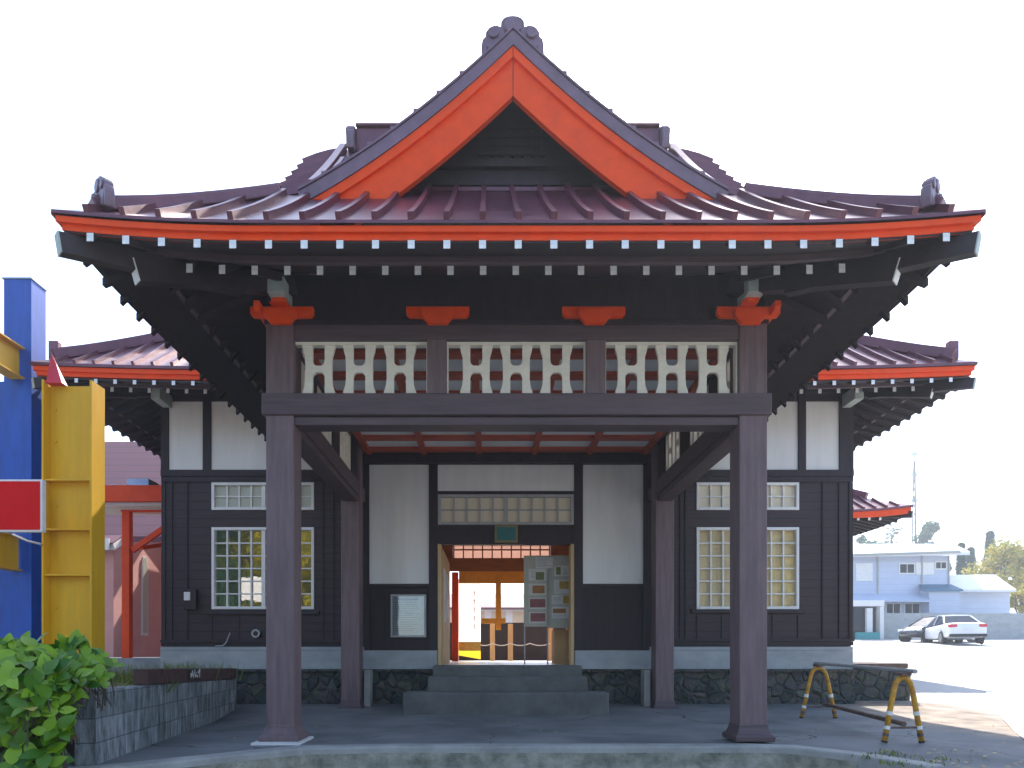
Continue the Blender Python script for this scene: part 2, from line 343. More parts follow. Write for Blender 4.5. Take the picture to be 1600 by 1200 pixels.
        if parent:
            ob.parent = parent; ORG[ob.name] = tuple(o0)
        else: ob.location = o0
        if bevel:
            b = ob.modifiers.new('bevel', 'BEVEL'); b.width = bevel; b.segments = seg; b.limit_method = 'ANGLE'; b.angle_limit = R(40)
        return ob
ORG = {}
def tag(o, label=None, cat=None, group=None, kind=None):
    if label: o['label'] = label
    if cat: o['category'] = cat
    if group: o['group'] = group
    if kind: o['kind'] = kind
    return o
def thing(name, label, cat, loc=(0, 0, 0), group=None):
    o = bpy.data.objects.new(name, None); COL.objects.link(o); o.location = loc; o.empty_display_size = .2
    ORG[o.name] = tuple(loc); return tag(o, label, cat, group)
def kids(o): return [c for c in bpy.data.objects if c.parent == o]
def dup(o, parent=None, loc=None):
    c = o.copy(); COL.objects.link(c)
    if parent: c.parent = parent
    if loc is not None: c.location = loc
    for k in kids(o): dup(k, c)
    return c

# ------------------------------------------------------------------ ground
def gz(x, y):
    if y < 9: return 0.0
    return .055*(min(y, 75)-9)*(1 if y < 75 else 1)
ys = [-400, -120, -40, -14, 0, 4, 8.95, 9.0, 10, 11, 12, 14, 17, 20, 25, 30, 36, 42, 50, 62, 75, 110, 200, 500, 1200]
xs_ = [-900, -300, -120, -60, -30, -15, -8, -4, 0, 4, 6, 8, 11, 15, 20, 27, 36, 50, 80, 150, 400, 1000]
mb = MB(); g = []
for y in ys:
    g.append([(x, y, (-.7 if y < 8.99 else gz(x, y))) for x in xs_])
mb.sheet(g, .3); mb.build('ground', 'lot'); tag(bpy.data.objects['ground'], kind='structure')
# raised forecourt of the porch, with the lower road strip cut out in front of it
pit = [(-3.75, -40), (-3.75, 4.95), (-3.15, 5.38), (-2.55, 5.95), (-2.05, 6.38), (-1.2, 6.5), (2.3, 6.5), (2.62, 6.42), (3.0, 5.95), (3.22, 5.35), (3.6, 4.2), (5.5, -40)]
poly = [(-120, 9.003), (-120, -40)]+pit+[(120, -40), (120, 9.003)]
MB().prism(poly, -.72, 0, 'z').build('forecourt', 'asphalt'); tag(bpy.data.objects['forecourt'], kind='structure')
# kerb stones along the edge of the forecourt
kin = pit[1:-2]
kout = []
for i, p in enumerate(kin):
    a = Vector(kin[max(i-1, 0)]); b = Vector(kin[min(i+1, len(kin)-1)]); d = (b-a).normalized(); n = Vector((-d.y, d.x))
    kout.append(tuple(Vector(p)+n*.19)); kin[i] = tuple(Vector(p)-n*.02)
MB().prism(kin+kout[::-1], -.705, .02, 'z').build('kerb', 'kerb', bevel=.02); tag(bpy.data.objects['kerb'], kind='structure')
# rough sloping face below the kerb
fa = []
for i, p in enumerate(kin[:-1]):
    a = Vector(kin[max(i-1, 0)]); b = Vector(kin[min(i+1, len(kin)-1)]); d = (b-a).normalized(); n = Vector((d.y, -d.x))
    fa.append([(p[0]+n.x*(.0+.04*j*j), p[1]+n.y*(.0+.04*j*j), -.045-.11*j) for j in range(6)])
mb = MB(); mb.sheet([r for r in zip(*fa)], .02); mb.build('kerb_face', 'rough'); tag(bpy.data.objects['kerb_face'], kind='structure')
# painted line and bare patch on the lot
ln = [(5.2, 6.6), (5.9, 7.7), (6.9, 9.2), (8.2, 11.2), (10.5, 14.5)]
mb = MB(); mb.sheet([[(x-.11, y+.06, max(0, gz(x, y))+.012) for x, y in ln], [(x+.11, y-.06, max(0, gz(x, y))+.012) for x, y in ln]], .006)
mb.build('road_marking', 'paint_line'); tag(bpy.data.objects['road_marking'], kind='structure')

# ------------------------------------------------------------------ station building
YW = 10.84                                  # front wall plane
B = thing('station_building', 'dark timber station house with vermilion gabled porch roof and white plaster panels', 'building', (0, YW, 0))

# --- porch posts
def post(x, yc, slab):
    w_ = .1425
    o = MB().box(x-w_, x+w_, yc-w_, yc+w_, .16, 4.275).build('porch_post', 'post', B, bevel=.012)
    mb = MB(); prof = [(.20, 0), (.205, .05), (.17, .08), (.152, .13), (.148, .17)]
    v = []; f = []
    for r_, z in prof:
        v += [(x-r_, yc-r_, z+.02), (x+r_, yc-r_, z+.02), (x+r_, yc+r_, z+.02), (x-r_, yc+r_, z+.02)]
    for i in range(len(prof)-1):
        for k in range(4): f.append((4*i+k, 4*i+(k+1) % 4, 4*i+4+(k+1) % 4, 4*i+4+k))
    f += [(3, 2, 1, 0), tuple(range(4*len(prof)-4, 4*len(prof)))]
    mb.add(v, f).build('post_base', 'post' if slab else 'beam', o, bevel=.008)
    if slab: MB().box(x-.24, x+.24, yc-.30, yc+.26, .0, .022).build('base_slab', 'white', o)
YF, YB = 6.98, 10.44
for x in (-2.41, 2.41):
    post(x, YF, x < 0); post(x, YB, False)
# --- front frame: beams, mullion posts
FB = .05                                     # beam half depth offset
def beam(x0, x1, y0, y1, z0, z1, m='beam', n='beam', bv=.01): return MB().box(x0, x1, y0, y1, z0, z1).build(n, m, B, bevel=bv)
beam(-2.59, 2.59, 6.81, 7.10, 3.335, 3.555)
beam(-2.266, 2.266, 6.86, 7.08, 3.245, 3.332)
beam(-2.266, 2.266, 6.85, 7.09, 4.115, 4.27)
for px in (682.5, 931.5):
    x = X(px, 6.836); beam(x-.1, x+.1, 6.84, 7.05, 3.557, 4.113, 'post', 'mullion_post')
MB().box(-2.56, 2.56, 6.90, 7.02, 4.277, 4.80).build('frieze_board', 'dark', B)
beam(-2.58, 2.58, 6.86, 6.898, 4.277, 4.33, 'dark')
# side beams
for s in (-1, 1):
    x0, x1 = sorted((s*2.28, s*2.54))
    beam(x0, x1, 7.13, 10.84, 3.335, 3.555); beam(x0+.02, x1-.02, 7.13, 10.30, 3.245, 3.332)
    beam(x0+.01, x1-.01, 7.13, 10.84, 4.115, 4.27); MB().box(s*2.41-.06, s*2.41+.06, 7.03, 10.84, 4.277, 4.80).build('frieze_board', 'dark', B)
    for y in (7.54, 8.74, 9.94): beam(x0+.03, x1-.03, y, y+.40, 3.557, 4.113, 'dark', 'mullion_post')
# --- lattice panels
def Hpoly(cx, z0, z1, k=1):
    h = z1-z0; zm = z0+h*.53
    d = .1*k; wm = .038*k; wf = .07*k
    pr = [(0, wf), (.10, wf*.93), (.22, wm*1.15), (.35, wm), (.65, wm), (.78, wm*1.1), (.9, wf*.85), (1, wf)]
    out = [(cx-d-w_, z0+h*t) for t, w_ in pr]                                   # left bar, outer side, upward
    out += [(cx-d+wm*1.0, z1), (cx-d+wm, zm+.085), (cx-d+wm+.012, zm+.055), (cx-d+wm+.035, zm+.04)]
    out += [(cx+d-wm-.035, zm+.04), (cx+d-wm-.012, zm+.055), (cx+d-wm, zm+.085), (cx+d-wm, z1)]
    out += [(cx+d+w_, z0+h*t) for t, w_ in pr[::-1]]
    out += [(cx+d-wm, z0), (cx+d-wm, zm-.075), (cx+d-wm-.012, zm-.045), (cx+d-wm-.035, zm-.03)]
    out += [(cx-d+wm+.035, zm-.03), (cx-d+wm+.012, zm-.045), (cx-d+wm, zm-.075), (cx-d+wm, z0)]
    return out
def panel_front(px0, px1, pcs):
    Y0 = 6.836; x0, x1 = X(px0, Y0), X(px1, Y0); z0, z1 = 3.557, 4.113
    mb = MB(); mb.box(x0-.005, x0+.018, 6.90, 6.98, z0, z1).box(x1-.018, x1+.005, 6.90, 6.98, z0, z1)
    mb.box(x0+.019, x1-.019, 6.90, 6.98, z1-.03, z1-.001)
    for pc in pcs: mb.prism(Hpoly(X(pc, 6.87), z0+.001, z1-.031), 6.915, 6.955)
    mb.build('lattice_panel', 'cream', B)
panel_front(455, 668, (496, 560, 624)); panel_front(697, 917, (744, 807, 870)); panel_front(946, 1156, (988, 1052, 1116))
def panel_side(s, y0, y1, n):
    mb = MB(); z0, z1 = 3.557, 4.113; x = s*2.36
    mb.box(x-.03, x+.03, y0, y0+.02, z0, z1).box(x-.03, x+.03, y1-.02, y1, z0, z1).box(x-.03, x+.03, y0+.021, y1-.021, z1-.03, z1-.001)
    for i in range(n): mb.prism(Hpoly(y0+(y1-y0)*(i+.5)/n, z0+.001, z1-.031), x-.02, x+.02, 'x')
    mb.build('lattice_panel', 'cream', B)
for s in (-1, 1):
    panel_side(s, 7.14, 7.53, 1); panel_side(s, 7.945, 8.735, 2); panel_side(s, 9.145, 9.935, 2); panel_side(s, 10.345, 10.80, 1)
# --- vermilion brackets along the front beam
def bracket(cx, corner):
    Y0 = 6.70
    z = lambda py: Z(py, 6.72)
    def poly(half, pts): return [(cx-a, b) for a, b in pts]+[(cx+a, b) for a, b in pts[::-1]]
    k = 6.72/F
    arm = poly(1, [(50*k, z(472)), (50*k, z(483)), (46*k, z(488)), (20*k, z(489))])
    blk = poly(1, [(25*k, z(480)), (26*k, z(490)), (15*k, z(503))])
    mb = MB().prism(arm, 6.80, 6.858); mb.prism(blk, 6.735, 6.799)
    if corner: mb.prism(poly(1, [(10*k, z(456)), (10*k, z(472.5))]), 6.70, 6.855); mb.prism([(cx+a*k, z(b)) for a, b in ((-10, 472.6), (-16, 472.6), (-12, 465), (-10.1, 458))][::-1], 6.73, 6.80)
    mb.build('bracket', 'orange', B, bevel=.006)
    if corner:
        s = -1 if cx < 0 else 1
        MB().box(cx-.085, cx+.085, 6.60, 6.895, Z(456, 6.60), Z(431, 6.60)).build('beam_nose', 'nose', B, bevel=.008)
        mb = MB()
        mb.prism([(7.0+a*k, z(b)) for a, b in ((-50, 472), (-50, 481), (-45, 486), (45, 486), (50, 481), (50, 472))], s*2.595-.03, s*2.595+.03, 'x').build('bracket', 'orange', B, bevel=.006)
for pc, c in ((436, True), (683, False), (930, False), (1175, True)): bracket(X(pc, 6.72), c)

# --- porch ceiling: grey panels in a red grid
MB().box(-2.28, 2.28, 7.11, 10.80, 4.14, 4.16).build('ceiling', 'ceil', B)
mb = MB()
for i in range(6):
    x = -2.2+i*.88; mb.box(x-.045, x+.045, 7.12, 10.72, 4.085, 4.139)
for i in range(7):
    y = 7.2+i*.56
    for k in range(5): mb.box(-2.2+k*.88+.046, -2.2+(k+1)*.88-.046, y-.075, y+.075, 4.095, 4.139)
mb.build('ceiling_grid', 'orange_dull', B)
beam(-2.27, 2.27, 10.73, 10.838, 3.96, 4.113, 'dark')

# --- roofs
def hip_roof(cx, y0, hw, hd, z0, prof, lift, pitch, front_cut=None, ymax=None, side_top=None, up_hw=None, seam_h=.055, seam_w=.042):
    """height field of a curved hip roof; returns z function"""
    yc = y0+hd
    def zf(x, y):
        s = hw-abs(x-cx); t = hd-abs(y-yc)
        u = max(0, (abs(x-cx)/hw-.55)/.45); v = max(0, (abs(y-yc)/hd-.55)/.45)
        return z0+prof(max(0, min(s, t)))+lift*u*u*v*v
    return zf, yc
PX, PY0, PHW, PHD, PZ = -.045, 5.36, 3.73, 3.30, 4.376
pprof = lambda t: .74*t+.054*t*t
zp, PYC = hip_roof(PX, PY0, PHW, PHD, PZ, pprof, .085, .287)
UP = 2.10                                    # half width of the upper gable part (verge ridge)
roof = MB(); g = []
def zfront(x, y):                             # front slope carried on past the hip
    t = PHD-abs(y-PYC); s = PHW-abs(x-PX)
    u = max(0, (abs(x-PX)/PHW-.55)/.45); v = max(0, (abs(y-PYC)/PHD-.55)/.45)
    return PZ+pprof(t)+.085*u*u*v*v
NT = 10
def front_grid(sgn):
    g = []
    for i in range(NT+1):
        t = 1.42*i/NT; hw_ = PHW-t; y = PYC-sgn*(PHD-t)
        g.append([(PX+hw_*u, y, zfront(PX+hw_*u, y)) for u in [k/16-1 for k in range(33)]])
    return g
roof.sheet(front_grid(1), .026)
for sgn in (1, -1):
    g = []
    for i in range(NT+1):
        t = 1.42+(PHD-1.42)*i/NT; y = PYC-sgn*(PHD-t)
        g.append([(PX+UP*u, y, zfront(0, y)) for u in (-1, -.5, 0, .5, 1)])
    if sgn == 1: roof.sheet(g, .042)
    else: roof.sheet(g[3:], .042)
for sx in (-1, 1):
    g = []
    for i in range(10):
        s = 1.80*i/9; x = PX+sx*(PHW-s); ya, yb = PY0+s, 10.80
        g.append([(x, ya+(yb-ya)*k/20, PZ+pprof(s)+(zp(x, ya+(yb-ya)*k/20)-PZ-pprof(s) if k < 10 else 0)) for k in range(21)])
    roof.sheet(g, .042)
    # verge strip beyond the verge ridge, drooping outward
    for sgn in (1, -1):
        g = []
        for i in range(9):
            t = 1.46+(PHD-1.46)*i/8; y = PYC-sgn*(PHD-t)
            g.append([(PX+sx*(UP+d), y, zfront(0, y)-.12*d-.35*d*d) for d in (0.01, .15, .30, .46)])
        roof.sheet(g, .05)
        i = 0; t = 1.5
        while t < PHD-.05:
            y = PYC-sgn*(PHD-t)
            roof.sweep([(PX+sx*(UP+d), y, zfront(0, y)-.12*d-.35*d*d) for d in (0.02, .15, .30, .48)], .055, .06, side=(0, 1, 0)); t += .235
# seams on the front skirt and sides
def seams(mb, ax, lo, hi, cx, hw_, base, pitch, tmax, zfun, pos, sw=.045, sh=.06, upper=None):
    n = int(hw_/pitch)
    for i in range(-n, n+1):
        a = cx+i*pitch
        lim = hw_-abs(a-cx)
        tm = min(lim, tmax) if (upper is None or abs(a-cx) > upper) else tmax
        if tm < .12: continue
        pts = [pos(a, t_) for t_ in [tm*k/8 for k in range(9)]]
        mb.sweep(pts, sw, sh, side=(1, 0, 0) if ax == 'x' else (0, 1, 0))
seams(roof, 'x', 0, 0, PX, PHW, 0, .287, 1.95, zp, lambda a, t: (a, PY0+t+.002, zfront(a, PY0+t)-.004))
for sx in (-1, 1):
    y = PY0+.287
    while y < 10.75:
        tm = min(y-PY0, 1.75)
        roof.sweep([(PX+sx*(PHW-s), y, zp(PX+sx*(PHW-s), y)-.004) for s in [tm*k/8 for k in range(9)]], .045, .06, side=(0, 1, 0)); y += .287
for sgn in (1, -1):                         # seams on the visible upper slope beside the dormer
    for i in range(-7, 8):
        x = PX+i*.287
        if abs(i) < 5: continue
        roof.sweep([(x, PYC-sgn*(PHD-t), zfront(0, PYC-sgn*(PHD-t))-.004) for t in [1.95+(PHD-2.0)*.9*k/6*.74 for k in range(7)]], .045, .06, side=(1, 0, 0))
PR = roof.build('porch_roof', 'roof', B)
# hip ridges with caps, verge ridges, main ridge
mb = MB()
for sx in (-1, 1):
    pts = [(PX+sx*(PHW-t), PY0+t, zp(PX+sx*(PHW-t), PY0+t)-.02) for t in [.22+1.17*k/8 for k in range(9)]]
    d = Vector((-sx, 1, 0)).normalized(); mb.sweep(pts, .15, .10, side=(d.y, -d.x, 0))
    mb.sweep([Vector(p)+Vector((0, 0, .085)) for p in pts], .11, .045, side=(d.y, -d.x, 0))
    for sgn in (1, -1):
        mb.sweep([(PX+sx*UP, PYC-sgn*(PHD-t), zfront(0, PYC-sgn*(PHD-t))-.01) for t in [1.75+1.52*k/8 for k in range(9)]], .09, .085, side=(1, 0, 0))
ZR = PZ+pprof(PHD)
mb.box(PX-1.93, PX+1.93, PYC-.12, PYC+.12, ZR-.1, ZR+.19); mb.box(PX-1.93, PX+1.93, PYC-.16, PYC+.16, ZR+.191, ZR+.225)
mb.build('roof_ridge', 'roof', PR, bevel=.012)
def oni(scale, xf, name='ridge_ornament', m='roofedge'):
    half = [(0, .38), (.05, .376), (.095, .355), (.122, .32), (.126, .262), (.16, .278), (.205, .275), (.25, .252), (.282, .21), (.288, .16), (.318, .13), (.33, .07), (.325, -.02), (.30, -.12), (.265, -.13), (.27, -.02), (.262, .05), (.235, .02), (.2, -.08), (0, -.1)]
    poly = half+[(-a, b) for a, b in half[::-1][1:-1]]
    mb = MB().prism([(a*scale, b*scale) for a, b in poly], -.06*scale, .06*scale)
    for cx, cz, r in ((0, .26, .09), (.2, .19, .06), (-.2, .19, .06), (0, .08, .07)):
        mb.tube([(cx*scale, -.085*scale, cz*scale), (cx*scale, -.05*scale, cz*scale)], r*scale, 14)
    return mb.build(name, m, PR, xf=xf, bevel=.01)
# --- front dormer gable
GZ0, GY = 7.0, 6.62
cz = lambda x: GZ0-(.97*abs(x)-.104*x*x)
gr = MB(); g = []
def xm(y):
    zt = zfront(0, y); x = 0
    while cz(x) > zt-.03 and x < 2.3: x += .02
    return x
for i in range(10):
    y = GY+(8.25-GY)*i/9; m_ = max(xm(y), .05) if i else 2.1
    g.append([(PX+m_*u, y, cz(m_*u)) for u in [k/14-1 for k in range(29)]])
gr.sheet(g, .05)
yy = GY+.02
# verge edge: thick dark face along the gable front
top = [(PX+x, cz(x)+.004) for x in [2.1*(k/20-1) for k in range(41)]]
gr.prism(top+[(x, z-.138) for x, z in top[::-1]], GY-.06, GY+.10)
gr.prism([(x, z+.03) for x, z in top]+[(x, z+.006) for x, z in top[::-1]], GY-.075, GY+.16)
for k in range(1, 9):                       # seams running back over the dormer
    for s in (-1, 1):
        x = s*(.28+.225*(k-1))
        ye = 8.24
        while xm(ye) < abs(x) and ye > GY+.1: ye -= .05
        gr.sweep([(PX+x, GY-.05, cz(x)+.02), (PX+x, ye, cz(x)+.005)], .045, .055, side=(1, 0, 0))
gr.build('dormer_roof', 'roofedge', PR)
MB().box(PX-.10, PX+.10, GY+.08, 8.35, GZ0-.06, GZ0+.16).build('roof_ridge', 'roof', PR, bevel=.02)
oni(.95, Matrix.Translation((PX, GY+.14, GZ0-.08)))
for sx in (-1, 1):
    oni(.80, Matrix.Translation((PX+sx*1.98, PYC, ZR-.05)) @ Matrix.Rotation(R(90*sx), 4, 'Z'))
    oni(.62, Matrix.Translation((PX+sx*(PHW-.27), PY0+.25, zp(PX+sx*(PHW-.25), PY0+.25)+.03)) @ Matrix.Rotation(R(45*sx), 4, 'Z'))
# bargeboards (two layers) and gable wall
def strip(a, b, y0, y1, xo, name, m):
    for s in (-1, 1):
        xs2 = [.003]+[xo*k/20 for k in range(1, 21)]
        mb = MB().prism([(PX+s*x, cz(x)-a) for x in xs2]+[(PX+s*x, cz(x)-b) for x in xs2[::-1]], y0, y1); mb.build(name, m, PR)
strip(.137, .24, GY-.045, GY+.06, 2.02, 'bargeboard_moulding', 'orange')
strip(.236, .60, GY-.01, GY+.055, 1.9, 'bargeboard', 'orange')
GW = 7.06
tri = [(PX-1.6, 5.45), (PX+1.6, 5.45)]+[(PX+x, cz(x)-.1) for x in [1.6-.16*k for k in range(21)]]
gw = MB().prism(tri, GW, GW+.06).build('gable_wall', 'dark', PR)
mb = MB(); mb.box(PX-.85, PX+.85, GW-.06, GW-.002, 5.99, 6.06); mb.box(PX-1.3, PX+1.3, GW-.05, GW-.002, 5.80, 5.87)
for k in range(7): mb.box(PX-.32+k*.105, PX-.29+k*.105, GW-.03, GW-.002, 6.12, 6.42)
for k in range(4): mb.box(PX-.36, PX+.36, GW-.04, GW-.031, 6.13+k*.09, 6.155+k*.09)
mb.build('gable_lattice', 'soffit', gw)
MB().box(PX-1.55, PX+1.55, GW-.10, GW-.002, zfront(0, GW-.08)-.01, zfront(0, GW-.08)+.03).build('roof_flashing', 'roof', PR)
for sx in (-1, 1):                           # small side gables under the verges
    MB().prism([(PYC-1.45, 5.7), (PYC+1.45, 5.7), (PYC, ZR-.12)], PX+sx*1.92-.02, PX+sx*1.92+.02, 'x').build('gable_wall', 'dark', PR)

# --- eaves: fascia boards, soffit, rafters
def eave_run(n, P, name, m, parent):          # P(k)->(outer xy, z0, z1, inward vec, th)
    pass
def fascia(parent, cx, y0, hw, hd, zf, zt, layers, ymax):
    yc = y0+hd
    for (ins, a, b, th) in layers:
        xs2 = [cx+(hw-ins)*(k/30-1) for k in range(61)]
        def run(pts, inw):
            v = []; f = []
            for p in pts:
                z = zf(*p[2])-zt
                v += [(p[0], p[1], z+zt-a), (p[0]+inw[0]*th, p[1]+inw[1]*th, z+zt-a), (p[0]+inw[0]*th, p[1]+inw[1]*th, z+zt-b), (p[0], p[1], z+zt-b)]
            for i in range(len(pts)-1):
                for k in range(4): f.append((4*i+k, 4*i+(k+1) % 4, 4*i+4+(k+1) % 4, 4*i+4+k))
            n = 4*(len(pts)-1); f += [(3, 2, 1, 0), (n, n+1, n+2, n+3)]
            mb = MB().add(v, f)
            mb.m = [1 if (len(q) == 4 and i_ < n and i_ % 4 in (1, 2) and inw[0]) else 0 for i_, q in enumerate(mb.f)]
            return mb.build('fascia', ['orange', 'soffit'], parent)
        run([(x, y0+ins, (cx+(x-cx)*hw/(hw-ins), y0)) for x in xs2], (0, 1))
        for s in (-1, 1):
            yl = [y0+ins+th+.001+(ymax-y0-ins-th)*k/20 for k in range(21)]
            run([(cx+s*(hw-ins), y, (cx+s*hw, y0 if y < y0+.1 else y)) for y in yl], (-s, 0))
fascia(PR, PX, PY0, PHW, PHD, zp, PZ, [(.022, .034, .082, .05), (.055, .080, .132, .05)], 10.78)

def rafters(parent, cx, y0, hw, hd, zf, zt, ztip, ins, length, slope, pitch, w_, h_, name, ymax, side_stuff=False, xgap=0):
    """row of rafters; one mesh, copied; white painted ends"""
    yc = y0+hd; o0 = ORG[parent.name]
    mb = MB(); mb.mi = 0
    v = [(-w_/2, 0, -h_/2), (w_/2, 0, -h_/2), (w_/2, 0, h_/2), (-w_/2, 0, h_/2)]; v2 = [(a, length, c+slope*length) for a, b, c in v]
    mb.add(v+v2, [(0, 1, 5, 4), (1, 2, 6, 5), (2, 3, 7, 6), (3, 0, 4, 7), (4, 5, 6, 7)]); mb.mi = 1; mb.add(v, [(3, 2, 1, 0)])
    v3 = [(a*1.03, .012, c*1.03) for a, b, c in v]
    me_o = None; out = []
    n = int((hw-ins-.18)/pitch)
    spots = []
    for i in range(-n, n+1):
        x = cx+i*pitch
        if abs(x-cx) < xgap: continue
        spots.append(((x, y0+ins), 0, min(length, hw-abs(x-cx)-ins*1.0+.0)))
    sides = []
    y = y0+ins+.33
    while y < ymax:
        for s in (-1, 1): sides.append(((cx+s*(hw-ins), y), R(90)*s, 9))
        y += pitch
    def place(p, rot):
        nonlocal me_o
        ex = (p[0], y0) if rot == 0 else (cx+math.copysign(hw, p[0]-cx), p[1])
        z = ztip+(zf(*ex)-zt)
        if me_o is None:
            me_o = mb.build(name, ['soffit', 'tip'], parent, org=(0, 0, 0)); o = me_o
        else: o = me_o.copy(); COL.objects.link(o)
        o.location = Vector((p[0], p[1], z))-Vector(o0); o.rotation_euler = (0, 0, rot); ORG[o.name] = o0
        return o
    for p, r_, l in spots:
        o = place(p, r_)
        if l < length: o.scale = (1, max(.12, l/length), 1)
    if not side_stuff:
        for p, r_, l in sides:
            o = place(p, r_); d = p[1]-(y0+ins)
            if d < length: o.scale = (1, max(.12, d/length), 1)
    else:
        m2 = MB()
        for p, r_, l in sides:
            ex = (cx+math.copysign(hw, p[0]-cx), p[1]); z = ztip+zf(*ex)-zt; d = min(length, p[1]-(y0+ins)); s = math.copysign(1, p[0]-cx)
            m2.mi = 0; m2.bar((p[0], p[1], z), (p[0]-s*d, p[1], z+slope*d), w_, h_)
        o = m2.build(name+'_row', ['soffit'], parent); o['kind'] = 'stuff'
RF = dict(pitch=.287, w_=.056, h_=.068)
rafters(PR, PX, PY0, PHW, PHD, zp, PZ, 4.206, .045, .80, .30, name='flying_rafter', ymax=10.7, **RF)
rafters(PR, PX-.0, PY0, PHW, PHD, zp, PZ, 4.283, .55, 1.0, .42, name='base_rafter', ymax=10.7, pitch=.287, w_=.056, h_=.08)
# soffit boards and eave purlin (follow the corner lift)
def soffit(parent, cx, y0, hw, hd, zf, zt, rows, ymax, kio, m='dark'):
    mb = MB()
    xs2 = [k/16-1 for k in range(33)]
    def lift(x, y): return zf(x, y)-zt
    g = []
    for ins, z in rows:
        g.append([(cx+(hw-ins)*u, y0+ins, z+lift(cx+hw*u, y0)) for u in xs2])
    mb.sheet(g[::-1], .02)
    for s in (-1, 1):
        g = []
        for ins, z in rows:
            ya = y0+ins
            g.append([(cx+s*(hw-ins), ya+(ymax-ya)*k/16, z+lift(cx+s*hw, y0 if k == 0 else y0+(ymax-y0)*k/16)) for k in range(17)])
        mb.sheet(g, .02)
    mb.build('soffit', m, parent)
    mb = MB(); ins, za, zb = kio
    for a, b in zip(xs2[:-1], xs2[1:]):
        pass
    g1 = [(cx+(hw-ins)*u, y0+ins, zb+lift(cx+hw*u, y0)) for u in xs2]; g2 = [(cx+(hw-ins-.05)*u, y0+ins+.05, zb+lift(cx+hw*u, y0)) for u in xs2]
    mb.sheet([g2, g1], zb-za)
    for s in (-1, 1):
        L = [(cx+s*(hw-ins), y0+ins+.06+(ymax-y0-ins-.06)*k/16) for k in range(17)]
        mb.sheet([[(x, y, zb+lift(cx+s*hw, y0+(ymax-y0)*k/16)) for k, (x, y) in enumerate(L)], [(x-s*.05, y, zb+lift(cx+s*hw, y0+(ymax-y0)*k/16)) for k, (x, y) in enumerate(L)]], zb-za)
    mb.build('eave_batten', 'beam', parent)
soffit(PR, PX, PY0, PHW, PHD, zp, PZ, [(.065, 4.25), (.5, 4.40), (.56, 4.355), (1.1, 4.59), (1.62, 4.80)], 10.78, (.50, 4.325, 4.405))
# hip rafters under the corners
def hiprafter(parent, cx, y0, hw, zc, ins0, ins1, slope, w_, h_, tipm):
    for s in (-1, 1):
        p = Vector((cx+s*(hw-ins0), y0+ins0, zc)); q = Vector((cx+s*(hw-ins1), y0+ins1, zc+slope*(ins1-ins0)))
        mb = MB(); mb.bar(p, q, w_, h_); mb.mi = 1; d = (p-q).normalized(); mb.bar(p, p+d*.01, w_*1.02, h_*1.02)
        mb.build('hip_rafter', ['soffit', tipm], parent)
hiprafter(PR, PX, PY0, PHW, 4.205, .04, 1.1, .22, .10, .16, 'nose'); hiprafter(PR, PX, PY0, PHW, 4.21, .44, 1.5, .42, .11, .18, 'tip')

# --- main roof behind
MXC, MY0, MHW, MHD, MZ = -.07, 9.64, 6.80, 3.70, 5.03
mprof = lambda t: .70*t+.035*t*t
zm, MYC = hip_roof(MXC, MY0, MHW, MHD, MZ, mprof, .07, .287)
mb = MB()
g = []
for i in range(11):
    t = MHD*i/10; hw_ = MHW-t
    g.append([(MXC+hw_*(k/24-1), MY0+t, zm(MXC+hw_*(k/24-1), MY0+t)) for k in range(49)])
mb.sheet(g, .042); g = []
for i in range(11):
    t = MHD*i/10; hw_ = MHW-t
    g.append([(MXC+hw_*(k/24-1), MY0+2*MHD-t, zm(MXC+hw_*(k/24-1), MY0+2*MHD-t)) for k in range(49)])
mb.sheet(g, .042)
for sx in (-1, 1):
    g = []
    for i in range(11):
        s = (MHD-.001)*i/10; x = MXC+sx*(MHW-s); hy = MHD-s
        g.append([(x, MYC+hy*(k/10-1), zm(x, MYC+hy*(k/10-1))) for k in range(21)])
    mb.sheet(g, .042)
for i in range(-24, 25):
    x = MXC+i*.28
    if abs(x) < 2.6: continue
    tm = min(MHW-abs(x-MXC), MHD-.1)
    if tm > .12: mb.sweep([(x, MY0+.002+t, zm(x, MY0+t)-.004) for t in [tm*k/8 for k in range(9)]], .04, .055, side=(1, 0, 0))
for sx in (-1, 1):
    for i in range(-12, 13):
        y = MYC+i*.28; tm = MHD-abs(y-MYC)
        if tm > .12: mb.sweep([(MXC+sx*(MHW-s), y, zm(MXC+sx*(MHW-s), y)-.004) for s in [tm*k/8 for k in range(9)]], .04, .055, side=(0, 1, 0))
MR = mb.build('main_roof', 'roof', B)
mb = MB()
for sx in (-1, 1):
    d = Vector((-sx, 1, 0)).normalized()
    pts = [(MXC+sx*(MHW-t), MY0+t, zm(MXC+sx*(MHW-t), MY0+t)-.02) for t in [.22+3.45*k/12 for k in range(13)]]
    mb.sweep(pts, .15, .15, side=(d.y, -d.x, 0)); mb.box(pts[0][0]-.07, pts[0][0]+.07, pts[0][1]-.05, pts[0][1]+.05, pts[0][2], pts[0][2]+.27)
zz = MZ+mprof(MHD); mb.box(MXC-3.1, MXC+3.1, MYC-.1, MYC+.1, zz-.1, zz+.25)
mb.build('roof_ridge', 'roof', MR, bevel=.01)
fascia(MR, MXC, MY0, MHW, MHD, zm, MZ, [(.025, .044, .11, .05), (.055, .108, .172, .05)], 16.9)
rafters(MR, MXC, MY0, MHW, MHD, zm, MZ, 4.80, .04, .65, .28, .28, .05, .062, 'flying_rafter', 16.5, side_stuff=True, xgap=2.75)
rafters(MR, MXC, MY0, MHW, MHD, zm, MZ, 4.845, .46, .78, .40, .28, .05, .07, 'base_rafter', 16.5, side_stuff=True, xgap=2.75)
